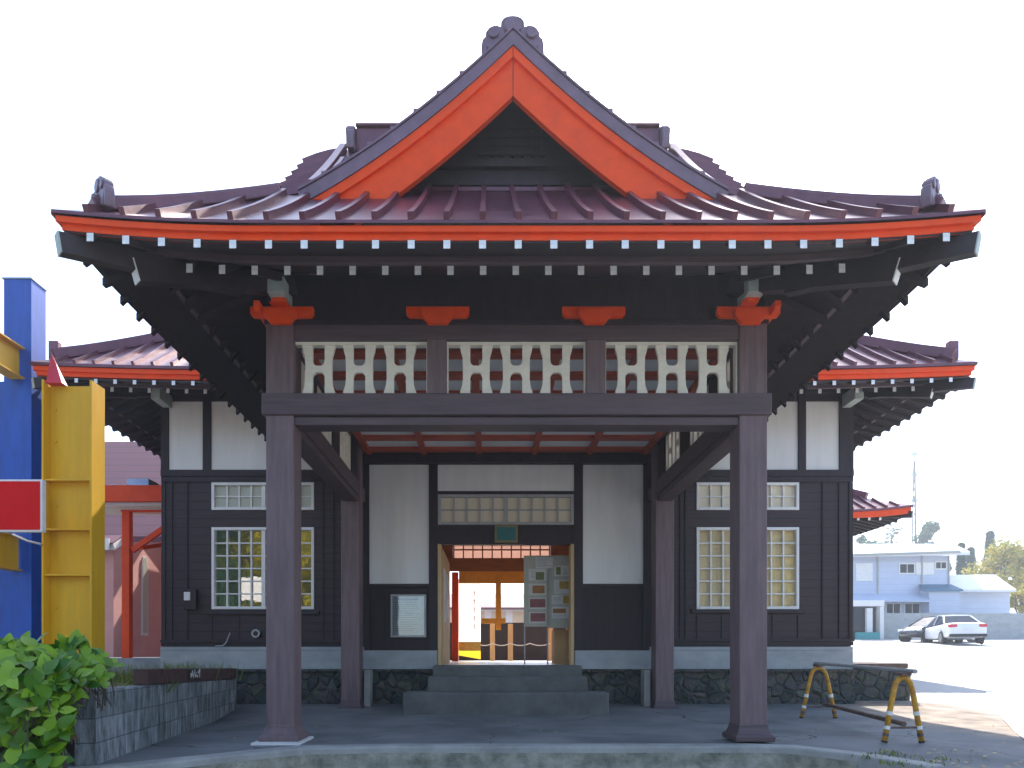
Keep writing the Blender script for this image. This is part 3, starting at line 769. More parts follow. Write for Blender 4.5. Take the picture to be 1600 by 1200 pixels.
soffit(MR, MXC, MY0, MHW, MHD, zm, MZ, [(.06, 4.838), (.42, 4.945), (.47, 4.90), (1.28, 5.22)], 16.9, (.42, 4.87, 4.95))
hiprafter(MR, MXC, MY0, MHW, 4.80, .03, 1.0, .22, .09, .14, 'nose'); hiprafter(MR, MXC, MY0, MHW, 4.79, .40, 1.25, .40, .09, .12, 'tip')
for s in (-1, 1): MB().box(s*5.46-.07, s*5.46+.07, 10.42, 10.84, 4.86, 5.06).build('beam_nose', 'nose', B, bevel=.008)

# --- walls
def xw(px): return X(px, YW)
def zw(py): return Z(py, YW)
WL = 5.555
winL = (xw(331), xw(491)); winR = (xw(1088), xw(1248))
ZU0, ZU1, ZL0, ZL1 = zw(797), zw(754), zw(952), zw(824)
holesL = [(winL[0], winL[1], ZU0, ZU1), (winL[0], winL[1], ZL0, ZL1)]; holesR = [(winR[0], winR[1], ZU0, ZU1), (winR[0], winR[1], ZL0, ZL1)]
MB().wall(-WL, -2.25, 1.02, 5.2, YW, YW+.14, holesL).build('front_wall', 'siding', B)
MB().wall(2.25, WL, 1.02, 5.2, YW, YW+.14, holesR).build('front_wall', 'siding', B)
# door wall
DX0, DX1, DZ0, DZ1 = xw(684), xw(897), .735, zw(850)
TZ0, TZ1 = zw(820), zw(772)
MB().wall(-2.249, 2.249, 0.96, 4.8, YW+.02, YW+.14, [(DX0, DX1, .5, DZ1), (DX0, DX1, TZ0, TZ1)]).build('front_wall', 'vboard', B)
# side + back walls
mb = MB(); mb.box(-WL, -WL+.14, YW+.141, 15.8, 1.02, 5.2); mb.box(WL-.14, WL, YW+.141, 15.8, 1.02, 5.2); mb.build('side_wall', 'siding', B)
BYW = 15.8
BDX0, BDX1, BDZ1 = X(703, BYW), X(885, BYW), Z(893, BYW)
MB().wall(-WL+.141, WL-.141, .5, 5.2, BYW-.12, BYW, [(BDX0, BDX1, .4, BDZ1), (X(708, BYW), X(860, BYW), Z(873, BYW), Z(850, BYW))]).build('back_wall', 'inwood', B)
# plaster panels
def panel(px0, px1, py0, py1, y=YW-.012): MB().box(xw(px0), xw(px1), y, YW+.03, zw(py1), zw(py0)).build('plaster_panel', 'plaster', B)
panel(265, 318, 628, 735); panel(331, 490, 628, 735); panel(1258, 1310, 628, 735); panel(1092, 1246, 628, 735)
panel(577, 670, 726, 912, YW+.008); panel(911, 1005, 726, 912, YW+.008); panel(684, 897, 726, 767, YW+.008)
# dark timber frame on the wings
mbl, mbr = MB(), MB()
def fr(px0, px1, py0, py1, d=.035): (mbl if px0 < 800 else mbr).box(xw(px0), xw(px1), YW-d, YW-.001, zw(py1), zw(py0))
for (a, b) in ((253, 264.8), (318.2, 330.8), (490.2, 501), (1310.2, 1332), (1246.2, 1257.8), (1081, 1091.8)): fr(a, b, 612, 735, .04)
fr(253, 548, 735.2, 745, .05); fr(1040, 1332, 735.2, 745, .05); fr(253, 548, 745.2, 753.5, .03); fr(1040, 1332, 745.2, 753.5, .03)
fr(253, 548, 597, 611.8, .045); fr(1040, 1332, 597, 611.8, .045)
fr(253, 540, 1000, 1004, .06); fr(1045, 1332, 998, 1002, .06); fr(253, 540, 1004.2, 1009.5, .03); fr(1045, 1332, 1002.2, 1008.5, .03)
for (a, b) in ((253, 259), (291.5, 294), (503, 506), (268, 270), (520, 522), (1284, 1286.5), (1310, 1313), (1326, 1332), (1070, 1073), (1062, 1064)): fr(a, b, 754, 999.8 if a < 800 else 997.8, .02)
for (a, b) in ((330, 332), (372, 374), (1127, 1129), (1206, 1208), (1246, 1248), (1088, 1090)): fr(a, b, 962, 999.5 if a < 800 else 997.5, .015)
fr(322, 500, 954.5, 960, .06); fr(1080, 1257, 952.5, 958, .06)
mbl.build('wall_frame', 'dark', B); mbr.build('wall_frame', 'dark', B)
mb = MB()
for (a, b, c, d, e) in ((670.2, 683.8, 726, 1016, .03), (897.2, 910.8, 726, 1016, .03), (566, 576.8, 726, 1016, .03), (1005.2, 1018, 726, 1016, .03), (684, 897, 767.2, 771.8, .02), (684, 897, 820.2, 849.8, .015), (577, 670, 912.2, 917, .03), (911, 1005, 912.2, 917, .03)):
    mb.box(xw(a), xw(b), YW-e+.02, YW+.019, zw(d), zw(c))
mb.build('door_frame', 'dark', B)
# plinth band and rubble foundation
mb = MB()
mb.box(-WL-.02, DX0-.01, YW-.03, YW+.14, .655, .958); mb.box(DX1+.01, WL+.02, YW-.03, YW+.14, .655, .958)
mb.box(-WL-.02, -2.3, YW-.03, YW+.14, .959, 1.018); mb.box(2.3, WL+.02, YW-.03, YW+.14, .959, 1.018)
mb.box(-WL-.02, -WL+.12, YW+.141, 15.8, .655, 1.018); mb.box(WL-.12, WL+.02, YW+.141, 15.8, .655, 1.018); mb.build('plinth', 'concrete', B, bevel=.01)
# foundation with a bulging rubble face
def rubble(x0, x1, name='foundation'):
    nx = int((x1-x0)/.06); nz = 11; g = []
    import mathutils
    for k in range(nz+1):
        z = .654-(.654+.1)*k/nz; row = []
        for i in range(nx+1):
            x = x0+(x1-x0)*i/nx
            n_ = mathutils.noise.noise(Vector((x*4.2, z*4.2, 3)))*.05+mathutils.noise.noise(Vector((x*11, z*11, 1)))*.018
            row.append((x, YW-.06+n_, z))
        g.append(row)
    v = [p for r in g for p in r]; f = []; nc = nx+1
    for r_ in range(nz):
        for c in range(nx): f.append((r_*nc+c, r_*nc+c+1, (r_+1)*nc+c+1, (r_+1)*nc+c))
    mb = MB().add(v, f); mb.box(x0, x1, YW+.05, YW+.14, -.1, .654); mb.box(x0, x1, YW-.12, YW+.05, .62, .654)
    return mb.build(name, 'stone', B, smooth=False)
rubble(-WL-.03, -2.32); rubble(2.32, WL+.03); rubble(-2.319, -1.15); rubble(1.15, 2.319)
MB().box(-WL, -WL+.14, YW+.141, 15.8, 0, .654).box(WL-.14, WL, YW+.141, 15.8, 0, .654).build('foundation', 'stone', B)
for s in (-1, 1): MB().box(s*2.19-.05, s*2.19+.05, 10.50, 10.75, -.02, .655).build('concrete_pier', 'kerb', B, bevel=.01)
# steps
mb = MB(); mb.box(-1.15, 1.15, 10.35, YW+.02, 0, .725); mb.build('step', 'stepc', B, bevel=.02)
MB().box(X(668, 10.0), X(918, 10.0), 10.0, 10.349, 0, Z(1057, 10.0)).build('step', 'stepc', B, bevel=.025)
MB().box(X(629, 9.6), X(952, 9.6), 9.6, 9.999, 0, Z(1082, 9.6)).build('step', 'stepc', B, bevel=.025)
# windows
def window(x0, x1, z0, z1, nc, nr, glass, back, frame='white', y=YW, gap=None):
    mb = MB(); fw = .045
    mb.box(x0, x0+fw, y-.02, y+.08, z0, z1); mb.box(x1-fw, x1, y-.02, y+.08, z0, z1); mb.box(x0+fw+.001, x1-fw-.001, y-.02, y+.08, z1-fw, z1); mb.box(x0+fw+.001, x1-fw-.001, y-.025, y+.08, z0, z0+fw)
    fo = mb.build('window', frame, B, bevel=.004)
    mb = MB(); a, b, c, d = x0+fw+.001, x1-fw-.001, z0+fw+.001, z1-fw-.001
    for i in range(1, nc):
        x = a+(b-a)*i/nc; w_ = .012 if i != nc//2 else .03
        mb.box(x-w_, x+w_, y+.01, y+.04, c, d)
    for k in range(1, nr):
        z = c+(d-c)*k/nr; mb.box(a, b, y+.015, y+.036, z-.01, z+.01)
    mb.build('muntin', frame, fo)
    MB().box(a, b, y+.041, y+.047, c, d).build('pane', glass, fo)
    if back: MB().box(a-.05, b+.05, y+(.06 if back == 'window_backing' else .20), y+(.075 if back == 'window_backing' else .22), c-.0, d+.0).build('window_backing', back, fo)  # beige curtain, otherwise a dark sheet painted in place of room shade
for (wx, gu, gl_, bu, bl) in ((winL, 'frost_green', 'glass', None, 'darkroom'), (winR, 'frost', 'glass_low', None, 'window_backing')):
    window(wx[0], wx[1], ZU0, ZU1, 8, 2, gu, 'darkroom'); window(wx[0], wx[1], ZL0, ZL1, 8, 6, gl_, bl)
window(DX0+.002, DX1-.002, TZ0+.002, TZ1-.002, 10, 2, 'frost', None, 'grey', y=YW+.02)
# plaque above the door
o = MB().box(xw(773), xw(809), YW-.03, YW+.002, zw(848), zw(821)).build('door_plaque', 'gold', B)
MB().box(xw(776), xw(806), YW-.036, YW-.0305, zw(845), zw(824)).build('plaque_face', 'plaque', o)
# hall inside: floor, ceiling, side walls
MB().box(-2.2, 2.2, YW+.021, BYW+.3, .5, .725).build('hall_floor', 'floor', B)
MB().box(-2.2, 2.2, YW+.141, BYW-.121, 3.55, 3.6).build('hall_ceiling', 'inwood', B)
MB().box(-2.2, -2.12, YW+.141, BYW-.121, .726, 3.549).build('hall_wall', 'cream', B); MB().box(2.12, 2.2, YW+.141, BYW-.121, .726, 3.549).build('hall_wall', 'cream', B)
# door jambs / open sliding leaves
MB().box(DX0-.001, DX0+.05, YW+.0, YW+.30, .726, DZ1).build('door_jamb', 'tan', B); MB().box(DX1-.05, DX1+.001, YW+.0, YW+.30, .726, DZ1).build('door_jamb', 'tan', B)
MB().box(DX0+.02, DX0+.06, YW+.31, YW+2.2, .726, 2.65).build('sliding_door', 'tan', B)
for k in range(2): MB().box(DX0+.061, DX0+.07, YW+.45+k*.75, YW+1.05+k*.75, 1.45+.1*k, 2.35).build('wall_poster', 'paper', B)
# back doorway: lintel, transom glass, orange frame
y = BYW-.13
MB().box(BDX0-.2, BDX1+.1, y-.08, y, Z(893, y), Z(873, y)).build('lintel', 'inwood', B)
MB().box(X(708, y), X(860, y), BYW-.07, BYW-.06, Z(873, BYW), Z(850, BYW)).build('transom_pane', 'frost_pink', B)
mb = MB()
for k in range(11): x = X(709, y)+(X(859, y)-X(709, y))*k/10; mb.box(x-.015, x+.015, y-.02, y+.04, Z(873, y)+.001, Z(850, y))
mb.box(X(708, y), X(860, y), y-.018, y+.038, Z(860, y), Z(858, y)); mb.build('transom_muntin', 'inwood', B)
MB().box(X(706, y), X(716, y), y-.02, y+.13, .726, Z(894, y)).build('door_post', 'orange', B)
MB().box(X(717, y), X(885, y), y+.0, y+.12, Z(911, y), Z(889, y)).build('door_rail', 'inorange', B)
MB().box(X(774.5, y), X(783, y), y+.0, y+.115, Z(984, y), Z(911.5, y)).build('door_mullion', 'inorange', B)
MB().box(X(752, y), X(790, y), y+.02, y+.10, Z(974, y), Z(966, y)).build('door_rail', 'inorange', B)

# fixtures on the front
o = thing('notice_case', 'glazed grey notice case on the dark boards left of the doorway', 'notice board', (xw(638), YW-.03, zw(995)))
MB().box(xw(611), xw(666), YW-.05, YW+.019, zw(996), zw(929)).build('case_frame', 'grey', o, bevel=.006)
MB().box(xw(614), xw(663), YW-.0525, YW-.0505, zw(993), zw(932)).build('notice_sheet', 'paper', o)
mb = MB(); r3 = random.Random(5)
for k in range(14): mb.box(xw(618), xw(618+40*r3.uniform(.6, 1)), YW-.0535, YW-.0526, zw(941+k*3.4+1), zw(941+k*3.4))
mb.box(xw(622), xw(655), YW-.0535, YW-.0526, zw(938.5), zw(935)); mb.build('printed_lines', 'grey', o)
MB().box(xw(614), xw(663), YW-.060, YW-.057, zw(993), zw(932)).build('case_glass', glassmat('case_glass', .12, (.75, .78, .8), .02), o)
o = thing('meter_box', 'small dark meter box with white dial on left wing wall', 'meter box', (xw(300), YW-.04, zw(953)))
MB().box(xw(291), xw(310), YW-.10, YW-.021, zw(953), zw(921)).build('box_body', 'dark', o, bevel=.008)
MB().box(xw(292.5), xw(302), YW-.125, YW-.1005, zw(939), zw(926)).build('box_dial', 'white', o, bevel=.006)
o = thing('wall_vent', 'round metal pipe vent low on the left wing wall', 'vent', (xw(402), YW-.04, zw(990)))
mb = MB(); c = Vector((xw(402), YW-.02, zw(990)))
mb.tube([c, c+Vector((0, -.06, 0))], .075, 20, .07); mb.build('vent_hood', 'metal', o, bevel=.004)
MB().tube([c+Vector((0, -.061, 0)), c+Vector((0, -.064, 0))], .04, 16).build('vent_hole', 'black', o)

o = MB().tube([(xw(340), YW-.09, zw(1010)), (xw(352), YW-.09, zw(1009)), (xw(357), YW-.08, zw(1004)), (xw(360), YW-.08, zw(996)), (xw(363), YW-.08, zw(989))], .012, 8).build('bent_pipe', 'metal'); tag(o, 'thin bent metal pipe on the left plinth edge', 'pipe')
# --- rear side wing roof on the right (seen past the corner)
RX0, RX1, RY0 = 5.7, 8.75, 17.7
MB().box(RX0, RX1, RY0, RY0+5, .4, 4.6).build('rear_wing_wall', 'siding', B)
RCX, RHW, RHD, RZ = 6.4, X(1427, 16.5)-6.4, 3.6, Z(796, 16.5)
rprof = lambda t: .55*t+.05*t*t
zr, RYC = hip_roof(RCX, 16.5, RHW, RHD, RZ, rprof, .12, .28)
mb = MB(); g = []
for i in range(9):
    t = 3.4*i/8; g.append([(RCX+(RHW-t)*u, 16.5+t, zr(RCX+(RHW-t)*u, 16.5+t)) for u in [k/12-1 for k in range(25)]])
mb.sheet(g, .05); g = []
for i in range(9):
    s = 3.4*i/8; x = RCX+RHW-s; g.append([(x, 16.5+s+(7.2-2*s)*k/12, zr(x, 16.5+s+(7.2-2*s)*k/12)) for k in range(13)])
mb.sheet(g, .05)
for i in range(-2, 13):
    x = RCX+i*.28; tm = min(RHW-abs(x-RCX), 3.4)
    if tm > .12: mb.sweep([(x, 16.502+t, zr(x, 16.5+t)-.004) for t in [tm*k/8 for k in range(9)]], .045, .06, side=(1, 0, 0))
d = Vector((-1, 1, 0)).normalized()
mb.sweep([(RCX+RHW-t, 16.5+t, zr(RCX+RHW-t, 16.5+t)-.02) for t in [.75+2.5*k/8 for k in range(9)]], .16, .16, side=(d.y, -d.x, 0))
RR = mb.build('rear_roof', 'roof', B)
fascia(RR, RCX, 16.5, RHW, RHD, zr, RZ, [(.03, .052, .20, .05)], 23)
mb = MB(); mb.mi = 0
for i in range(0, 12):
    x = RCX+i*.27
    if x < RCX+RHW-.4: mb.mi = 0; mb.bar((x, 16.6, RZ-.21), (x, 17.7, RZ+.1), .055, .07); mb.mi = 1; mb.bar((x, 16.59, RZ-.213), (x, 16.6, RZ-.21), .055, .07)
for k in range(18):
    yk = 17.0+k*.27; mb.mi = 0; mb.bar((RCX+RHW-.1, yk, RZ-.2), (8.75, yk, RZ+.12), .055, .07)
mb.mi = 0; mb.sheet([[(RCX+(RHW-.08)*-1, 16.58, RZ-.15), (RCX+RHW-.08, 16.58, RZ-.1)], [(RCX-RHW+.08, 17.7, RZ+.16), (8.75, 17.7, RZ+.16)]], .02)
mb.sheet([[(RCX+RHW-.08, 16.58, RZ-.14), (RCX+RHW-.08, 23, RZ-.14)], [(8.75, 17.7, RZ+.15), (8.75, 23, RZ+.15)]], .02)
o = mb.build('rear_rafters', ['soffit', 'tip'], RR); o['kind'] = 'stuff'
MB().bar((RCX+RHW-.02, 16.52, RZ-.12), (8.75, 17.7, RZ+.1), .1, .16).build('hip_rafter', 'soffit', RR)

# ------------------------------------------------------------------ inside the doorway
o = thing('notice_screen', 'two-leaf grey display screen pinned with papers and photos inside the doorway', 'display board', (X(856, 11.6), 11.6, .725))
def brd(px0, px1, Yb, py0, py1):
    return MB().box(X(px0, Yb), X(px1, Yb), Yb, Yb+.03, Z(py1, Yb), Z(py0, Yb)).build('board', 'boardp', o)
brd(818.5, 855.5, 11.55, 868, 979); brd(857, 896, 11.6, 868, 981)
def sheet_(px0, px1, py0, py1, Yb, m): MB().box(X(px0, Yb), X(px1, Yb), Yb-.006, Yb-.001, Z(py1, Yb), Z(py0, Yb)).build('pinned_paper', m, o)
pm = {n: mat('print_'+n, c, .6, .3, 18) for n, c in (('green', (.20, .24, .08)), ('orange', (.45, .20, .06)), ('red', (.35, .12, .12)), ('gold', (.5, .33, .05)), ('grey', (.45, .45, .45)))}
for a in ((837, 864, 871, 888, 11.54), (826, 853, 889, 907, 11.54), (826, 853, 912, 930, 11.54), (826, 853, 934, 952, 11.54), (826, 853, 956, 974, 11.54), (866, 893, 884, 900, 11.59), (866, 893, 906, 928, 11.59), (862, 892, 930, 944, 11.59), (862, 890, 948, 966, 11.59)): sheet_(*a, 'paper')
mb = MB(); r3 = random.Random(8)
for a in ((837, 864, 872, 887, 11.533), (828, 839, 891, 905, 11.533), (827, 831, 914, 928, 11.533), (878, 892, 886, 899, 11.583), (867, 873, 908, 926, 11.583), (863, 879, 932, 943, 11.583), (863, 888, 960, 965, 11.583)):
    yb = a[4]; py = a[2]+1.2
    while py < a[3]-1:
        px1 = a[0]+1.5+(a[1]-a[0]-2.5)*r3.uniform(.55, 1); mb.box(X(a[0]+1.5, yb), X(px1, yb), yb-.001, yb, Z(py+.6, yb), Z(py, yb)); py += 1.7
mb.build('printed_lines', pm['grey'], o)
for a, c in (((837, 850, 894, 906), 'green'), ((832, 851, 915, 927), 'orange'), ((828, 852, 936, 949), 'red'), ((829, 852, 958, 971), 'red'), ((869, 876, 886, 898), 'green'), ((874, 892, 908, 920), 'gold'), ((880, 891, 931, 943), 'gold'), ((864, 884, 951, 958), 'orange')):
    sheet_(*a, 11.533 if a[0] < 855 else 11.583, pm[c])
for px in (820, 856, 894): MB().box(X(px, 11.56)-.012, X(px, 11.56)+.012, 11.581, 11.61, .726, Z(868, 11.56)).build('leg', 'grey', o)
MB().box(X(866, 12.2), X(896, 12.2), 12.2, 12.7, .726, Z(984, 12.2)).build('low_cabinet', 'tan', None); tag(bpy.data.objects['low_cabinet'], 'low tan wooden cabinet behind the display screen', 'cabinet')
# banner
by = 16.4
o = thing('shop_banner', 'tall white cloth banner with yellow and green foot beyond the doorway', 'banner', (X(734, by), by, .73))
mb = MB(); g = []
for i in range(17):
    t = i/16; py = 911+(1024-911)*t
    g.append([at(717+34*u, py+(6*u if i == 16 else 0), by+.05*math.sin(3*u+5*t)) for u in (0, .25, .5, .75, 1)])
v = [p for r_ in g for p in r_]; nc = 5
mb.mi = 0
for r_ in range(16):
    mb.mi = 0 if r_ < 13 else (1 if r_ < 15 else 2)
    mb.add([g[r_][c] for c in range(5)]+[g[r_+1][c] for c in range(5)], [(c, c+1, c+6, c+5) for c in range(4)])
M['banner'] = frosted('banner_cloth', (.9, .9, .88)); M['bannery'] = frosted('banner_print', (.85, .6, .03))
mb.build('banner_cloth', ['banner', pm['gold'], 'bannery'], o)
mb = MB()
for k in range(5):
    p = at(741, 925+k*13, by-.08); mb.box(p.x-.05, p.x+.05, p.y, p.y+.004, p.z-.012, p.z); mb.box(p.x-.012, p.x+.012, p.y-.001, p.y-.0005, p.z-.1, p.z+.04)
mb.build('faded_lettering', pm['grey'], o)
MB().tube([(X(716, by), by, .73), at(716, 905, by)], .018, 8).build('banner_pole', 'white', o)
MB().tube([at(716, 909, by), at(752, 909, by)], .012, 8).build('banner_rod', 'white', o)
# platform behind, fence, posts with rope, building beyond
MB().box(-9.0, 9.0, BYW+.301, 24, .0, .70).build('platform', 'concrete'); tag(bpy.data.objects['platform'], kind='structure')
fy = 20
o = thing('board_fence', 'dark upright board fence seen through the doorway behind cream posts', 'fence', (0, fy, .7))
MB().box(-2.6, 4.5, fy, fy+.05, .70, Z(976, fy)).build('boards', 'vboard', o); MB().box(-2.6, 4.5, fy-.05, fy+.08, Z(976, fy)+.001, Z(973, fy)).build('rail', 'dark', o)
qy = 17.6
for px, lab in ((769.5, 'cream square post beside the banner beyond the doorway'), (797.5, 'cream square post in the middle of the doorway view'), (860, 'cream square post half behind the display screen')):
    o = MB().box(X(px, qy)-.065, X(px, qy)+.065, qy-.06, qy+.06, .70, Z(975, qy)).build('fence_post', 'tan', None, bevel=.01); tag(o, lab, 'post', 'cream posts on the platform')
mb = MB(); L = [745, 769.5, 797.5, 828, 860]
for a, b in zip(L[:-1], L[1:]):
    p, q = at(a, 1005, qy-.08), at(b, 1005, qy-.08); mb.tube([p.lerp(q, t)-Vector((0, 0, .12*t*(1-t)*2)) for t in [k/6 for k in range(7)]], .014, 6)
o = mb.build('barrier_rope', 'paper'); tag(o, 'pale rope strung between the cream platform posts', 'rope')
hy = 36
o = thing('far_shed', 'low white shed with mauve roof seen through the doorway', 'shed', (X(780, hy), hy, 1.4))
MB().box(-4, 8, hy, hy+6, 1.3, Z(949, hy)).build('wall', 'white', o)
mb = MB(); mb.sheet([[(-4.6, hy-.6, Z(949, hy-.6)), (8.6, hy-.6, Z(949, hy-.6))], [(-4.6, hy+3, Z(928, hy+3)), (8.6, hy+3, Z(928, hy+3))]], .12); mb.build('roof', 'mauve', o)
for k in range(8):
    xx = -2.5+k*1.15; MB().box(xx, xx+.8, hy-.04, hy-.001, Z(973, hy), Z(955, hy)).build('window', 'glass_low', o)

# ------------------------------------------------------------------ left: steel gate, sign, pink building
o = thing('yellow_steel_column', 'tall yellow H-section steel column behind the leafy bush', 'column', (-4.7, 7.1, 0))
xa, xb = X(68, 7.0), X(140, 7.0); zt = Z(597, 7.0)
mb = MB(); mb.box(xa-.02, xa, 7.0, 7.24, 0, zt+.03); mb.box(xb, xb+.022, 7.0, 7.24, 0, zt+.02); mb.box(xa+.0005, xb-.0005, 7.11, 7.13, 0, zt); mb.build('section', 'yellow', o)
mb = MB()
for py in (752, 829, 900): mb.box(xa+.001, xb-.001, 7.015, 7.109, Z(py, 7.05), Z(py, 7.05)+.018)
mb.build('stiffener', 'yellow', o)
mb = MB()
for py in (640, 690, 790, 865, 950):
    for u in (.12, .88): c = Vector((xa+(xb-xa)*u, 7.109, Z(py, 7.1))); mb.tube([c, c-Vector((0, .014, 0))], .013, 8)
mb.build('bolts', 'yellow', o)
px, pz = X(86, 7.05), zt+.001
c = [(px-.08, 7.02, pz), (px+.09, 7.02, pz), (px+.09, 7.12, pz), (px-.08, 7.12, pz)]
o = MB().add(c+[(px-.05, 7.07, pz+.33), (px-.0, 7.07, pz+.22)], [(0, 1, 2, 3), (0, 1, 5, 4), (1, 2, 5), (2, 3, 4, 5), (3, 0, 4)]).build('red_finial', 'redcone', None, org=(px, 7.07, pz)); tag(o, 'small red pointed finial on top of the yellow column', 'finial')
o = thing('blue_steel_column', 'tallest blue H-section steel column at the left edge', 'column', (-7.1, 9.8, 0))
xb = X(49, 9.8); xa = X(6, 9.8); zt = Z(436, 9.8)
mb = MB(); mb.box(xa, xb-.021, 9.8, 9.82, 0, zt); mb.box(xb-.02, xb, 9.8, 10.12, 0, zt); mb.box(xa, xb-.021, 10.1, 10.12, 0, zt); mb.build('section', 'blue', o)
MB().box(xa-.02, xb+.012, 9.785, 10.14, zt+.001, zt+.02).build('cap_plate', 'metal', o)
o = thing('yellow_steel_beam', 'upper yellow steel beam running out of frame beside the blue column', 'beam', (-7.1, 9.2, 4.9))
xb = X(26, 9.72); z0, z1 = Z(590, 9.72), Z(541, 9.72)
MB().box(xb-.02, xb, 7.2, 9.77, z0+.02, z1-.02).build('web', 'yellow', o); MB().box(xb-.14, xb+.08, 7.2, 9.78, z1-.019, z1).box(xb-.14, xb+.08, 7.2, 9.78, z0, z0+.019).build('flange', 'yellow', o)
o = thing('yellow_steel_beam', 'lower yellow steel beam stub below the red sign', 'beam', (-7.2, 9.2, 1.9))
xb = X(16, 9.6); z0, z1 = Z(890, 9.6), Z(835, 9.6)
MB().box(xb-.02, xb, 7.2, 9.77, z0+.02, z1-.02).build('web', 'yellow', o); MB().box(xb-.12, xb+.05, 7.2, 9.78, z1-.019, z1).box(xb-.12, xb+.05, 7.2, 9.78, z0, z0+.019).build('flange', 'yellow', o)
o = thing('dark_blue_column', 'dark blue steel post in the shade behind the red sign', 'column', (-7.6, 10.2, 0))
MB().box(X(-60, 10.2), X(22, 10.2), 10.2, 10.23, 0, Z(596, 10.2)).box(X(22, 10.2)+.001, X(22, 10.2)+.02, 10.15, 10.3, 0, Z(596, 10.2)).build('section', 'blue', o)
o = thing('red_sign', 'plain red sign board with white border at the left edge', 'sign', (-5.2, 6.6, 2.1))
x1, z0, z1 = X(66, 6.6), Z(831, 6.6), Z(749, 6.6)
MB().box(x1-1.2, x1, 6.6, 6.66, z0, z1).build('sign_frame', 'white', o, bevel=.005); MB().box(x1-1.18, x1-.02, 6.594, 6.599, z0+.02, z1-.02).build('sign_face', 'redsign', o)
mb = MB(); mb.tube([at(20, 835, 6.9), at(42, 845, 6.9), at(66, 851, 6.9)], .012, 8); mb.build('sign_bracket', 'metal', o)

# pink building with mauve roof
PKX = -8.95
o = thing('pink_building', 'pink rendered building with mauve metal roof behind the yellow column', 'building', (-12, 18, .6))
MB().box(-18, PKX-.5, 16.05, 24, .3, 3.95).build('front_wall', 'pink', o)
mb = MB(); mb.add([(PKX-1.5, 15.5, .3), (PKX, 15.5, .3), (PKX, 18.6, .3), (PKX-1.5, 18.6, .3)]+[(PKX-1.5, 15.5, 3.4), (PKX, 15.5, 3.4), (PKX, 18.6, 3.4), (PKX-1.5, 18.6, 3.4), (PKX, 17.05, 4.2), (PKX-1.5, 17.05, 4.2)],
   [(0, 1, 2, 3), (0, 1, 5, 4), (1, 2, 6, 8, 5), (2, 3, 7, 6), (3, 0, 4, 9, 7), (4, 5, 8, 9), (8, 6, 7, 9)]).build('porch_wall', 'pink', o)
mb = MB(); mb.bar((PKX+.06, 15.3, 3.33), (PKX+.06, 17.1, 4.32), .14, .14); mb.bar((PKX+.06, 17.0, 4.32), (PKX+.06, 18.8, 3.33), .14, .14); mb.build('verge_trim', 'white', o)
MB().sheet([[(PKX-1.5, 15.25, 3.42), (PKX+.12, 15.25, 3.42)], [(PKX-1.5, 17.05, 4.42), (PKX+.12, 17.05, 4.42)]], .04).sheet([[(PKX-1.5, 18.85, 3.42), (PKX+.12, 18.85, 3.42)], [(PKX-1.5, 17.05, 4.42), (PKX+.12, 17.05, 4.42)]], .04).build('porch_roof', 'mauve', o)
MB().box(-18, PKX+.06, 15.2, 15.24, Z(859, 15.2), Z(841, 15.2)).build('eave_trim', 'white', o)
MB().sheet([[(-18, 15.65, Z(838, 15.65)), (-3, 15.65, Z(838, 15.65))], [(-18, 20.4, Z(690, 20.4)), (-3, 20.4, Z(690, 20.4))]], .12).build('main_roof', 'mauve', o)
MB().box(-8.5, -3.2, 18.8, 24, .3, 4.9).build('rear_wall', 'pink', o)
wy = [(16.72, 1.35), (17.02, 1.35), (17.02, 3.05)]+[(16.87+.15*math.cos(a), 3.05+.3*math.sin(a)) for a in [R(20*k) for k in range(1, 9)]]+[(16.72, 3.05)]
MB().prism(wy, PKX+.001, PKX+.03, 'x').build('arched_window', 'white', o)
MB().prism([(a*.8+16.87*.2, 1.42+(b-1.35)*.95) for a, b in wy], PKX+.031, PKX+.036, 'x').build('window_pane', 'frost_green', o)
# vermilion link canopy between
o = thing('link_canopy', 'vermilion walkway canopy with one red post left of the station', 'canopy', (-7.3, 13, .7))
MB().box(-12.5, -5.6, 12.4, 12.5, Z(783, 12.4), Z(758, 12.4)).build('fascia', 'orange', o)
MB().box(-12.5, -5.6, 12.501, 13.4, Z(775, 12.4), Z(763, 12.4)).build('roof', 'roof', o)
MB().box(-12.4, -5.6, 12.55, 13.4, Z(787, 12.4), Z(776, 12.4)).build('soffit', 'cream', o)
xx = X(199, 13); MB().box(xx-.075, xx+.075, 12.93, 13.07, .6, Z(799, 13)).build('post', 'orange', o, bevel=.01)
MB().box(xx-.1, -5.6, 12.94, 13.06, Z(800, 13), Z(788, 13)).build('beam', 'orange', o)
mb = MB(); mb.bar((xx+.1, 13, 2.9), (-6.4, 13, 3.45), .08, .1); mb.bar((-6.4, 14.5, 3.4), (-7.0, 13, 2.95), .07, .08); mb.build('brace', 'orange', o)
mb = MB(); zb = Z(758, 12.4); mb.tube([(X(p, 12.5), 12.5, zb+.03*(i % 2)) for i, p in enumerate((165, 178, 190, 200))], .02, 6); mb.box(X(198, 12.6), X(232, 12.6), 12.6, 13.0, zb+.005, zb+.17); mb.build('roof_box', 'metal', o)
MB().box(-12.5, -5.6, 12.3, 16, .3, .82).build('canopy_plinth', 'kerb'); tag(bpy.data.objects['canopy_plinth'], kind='structure')

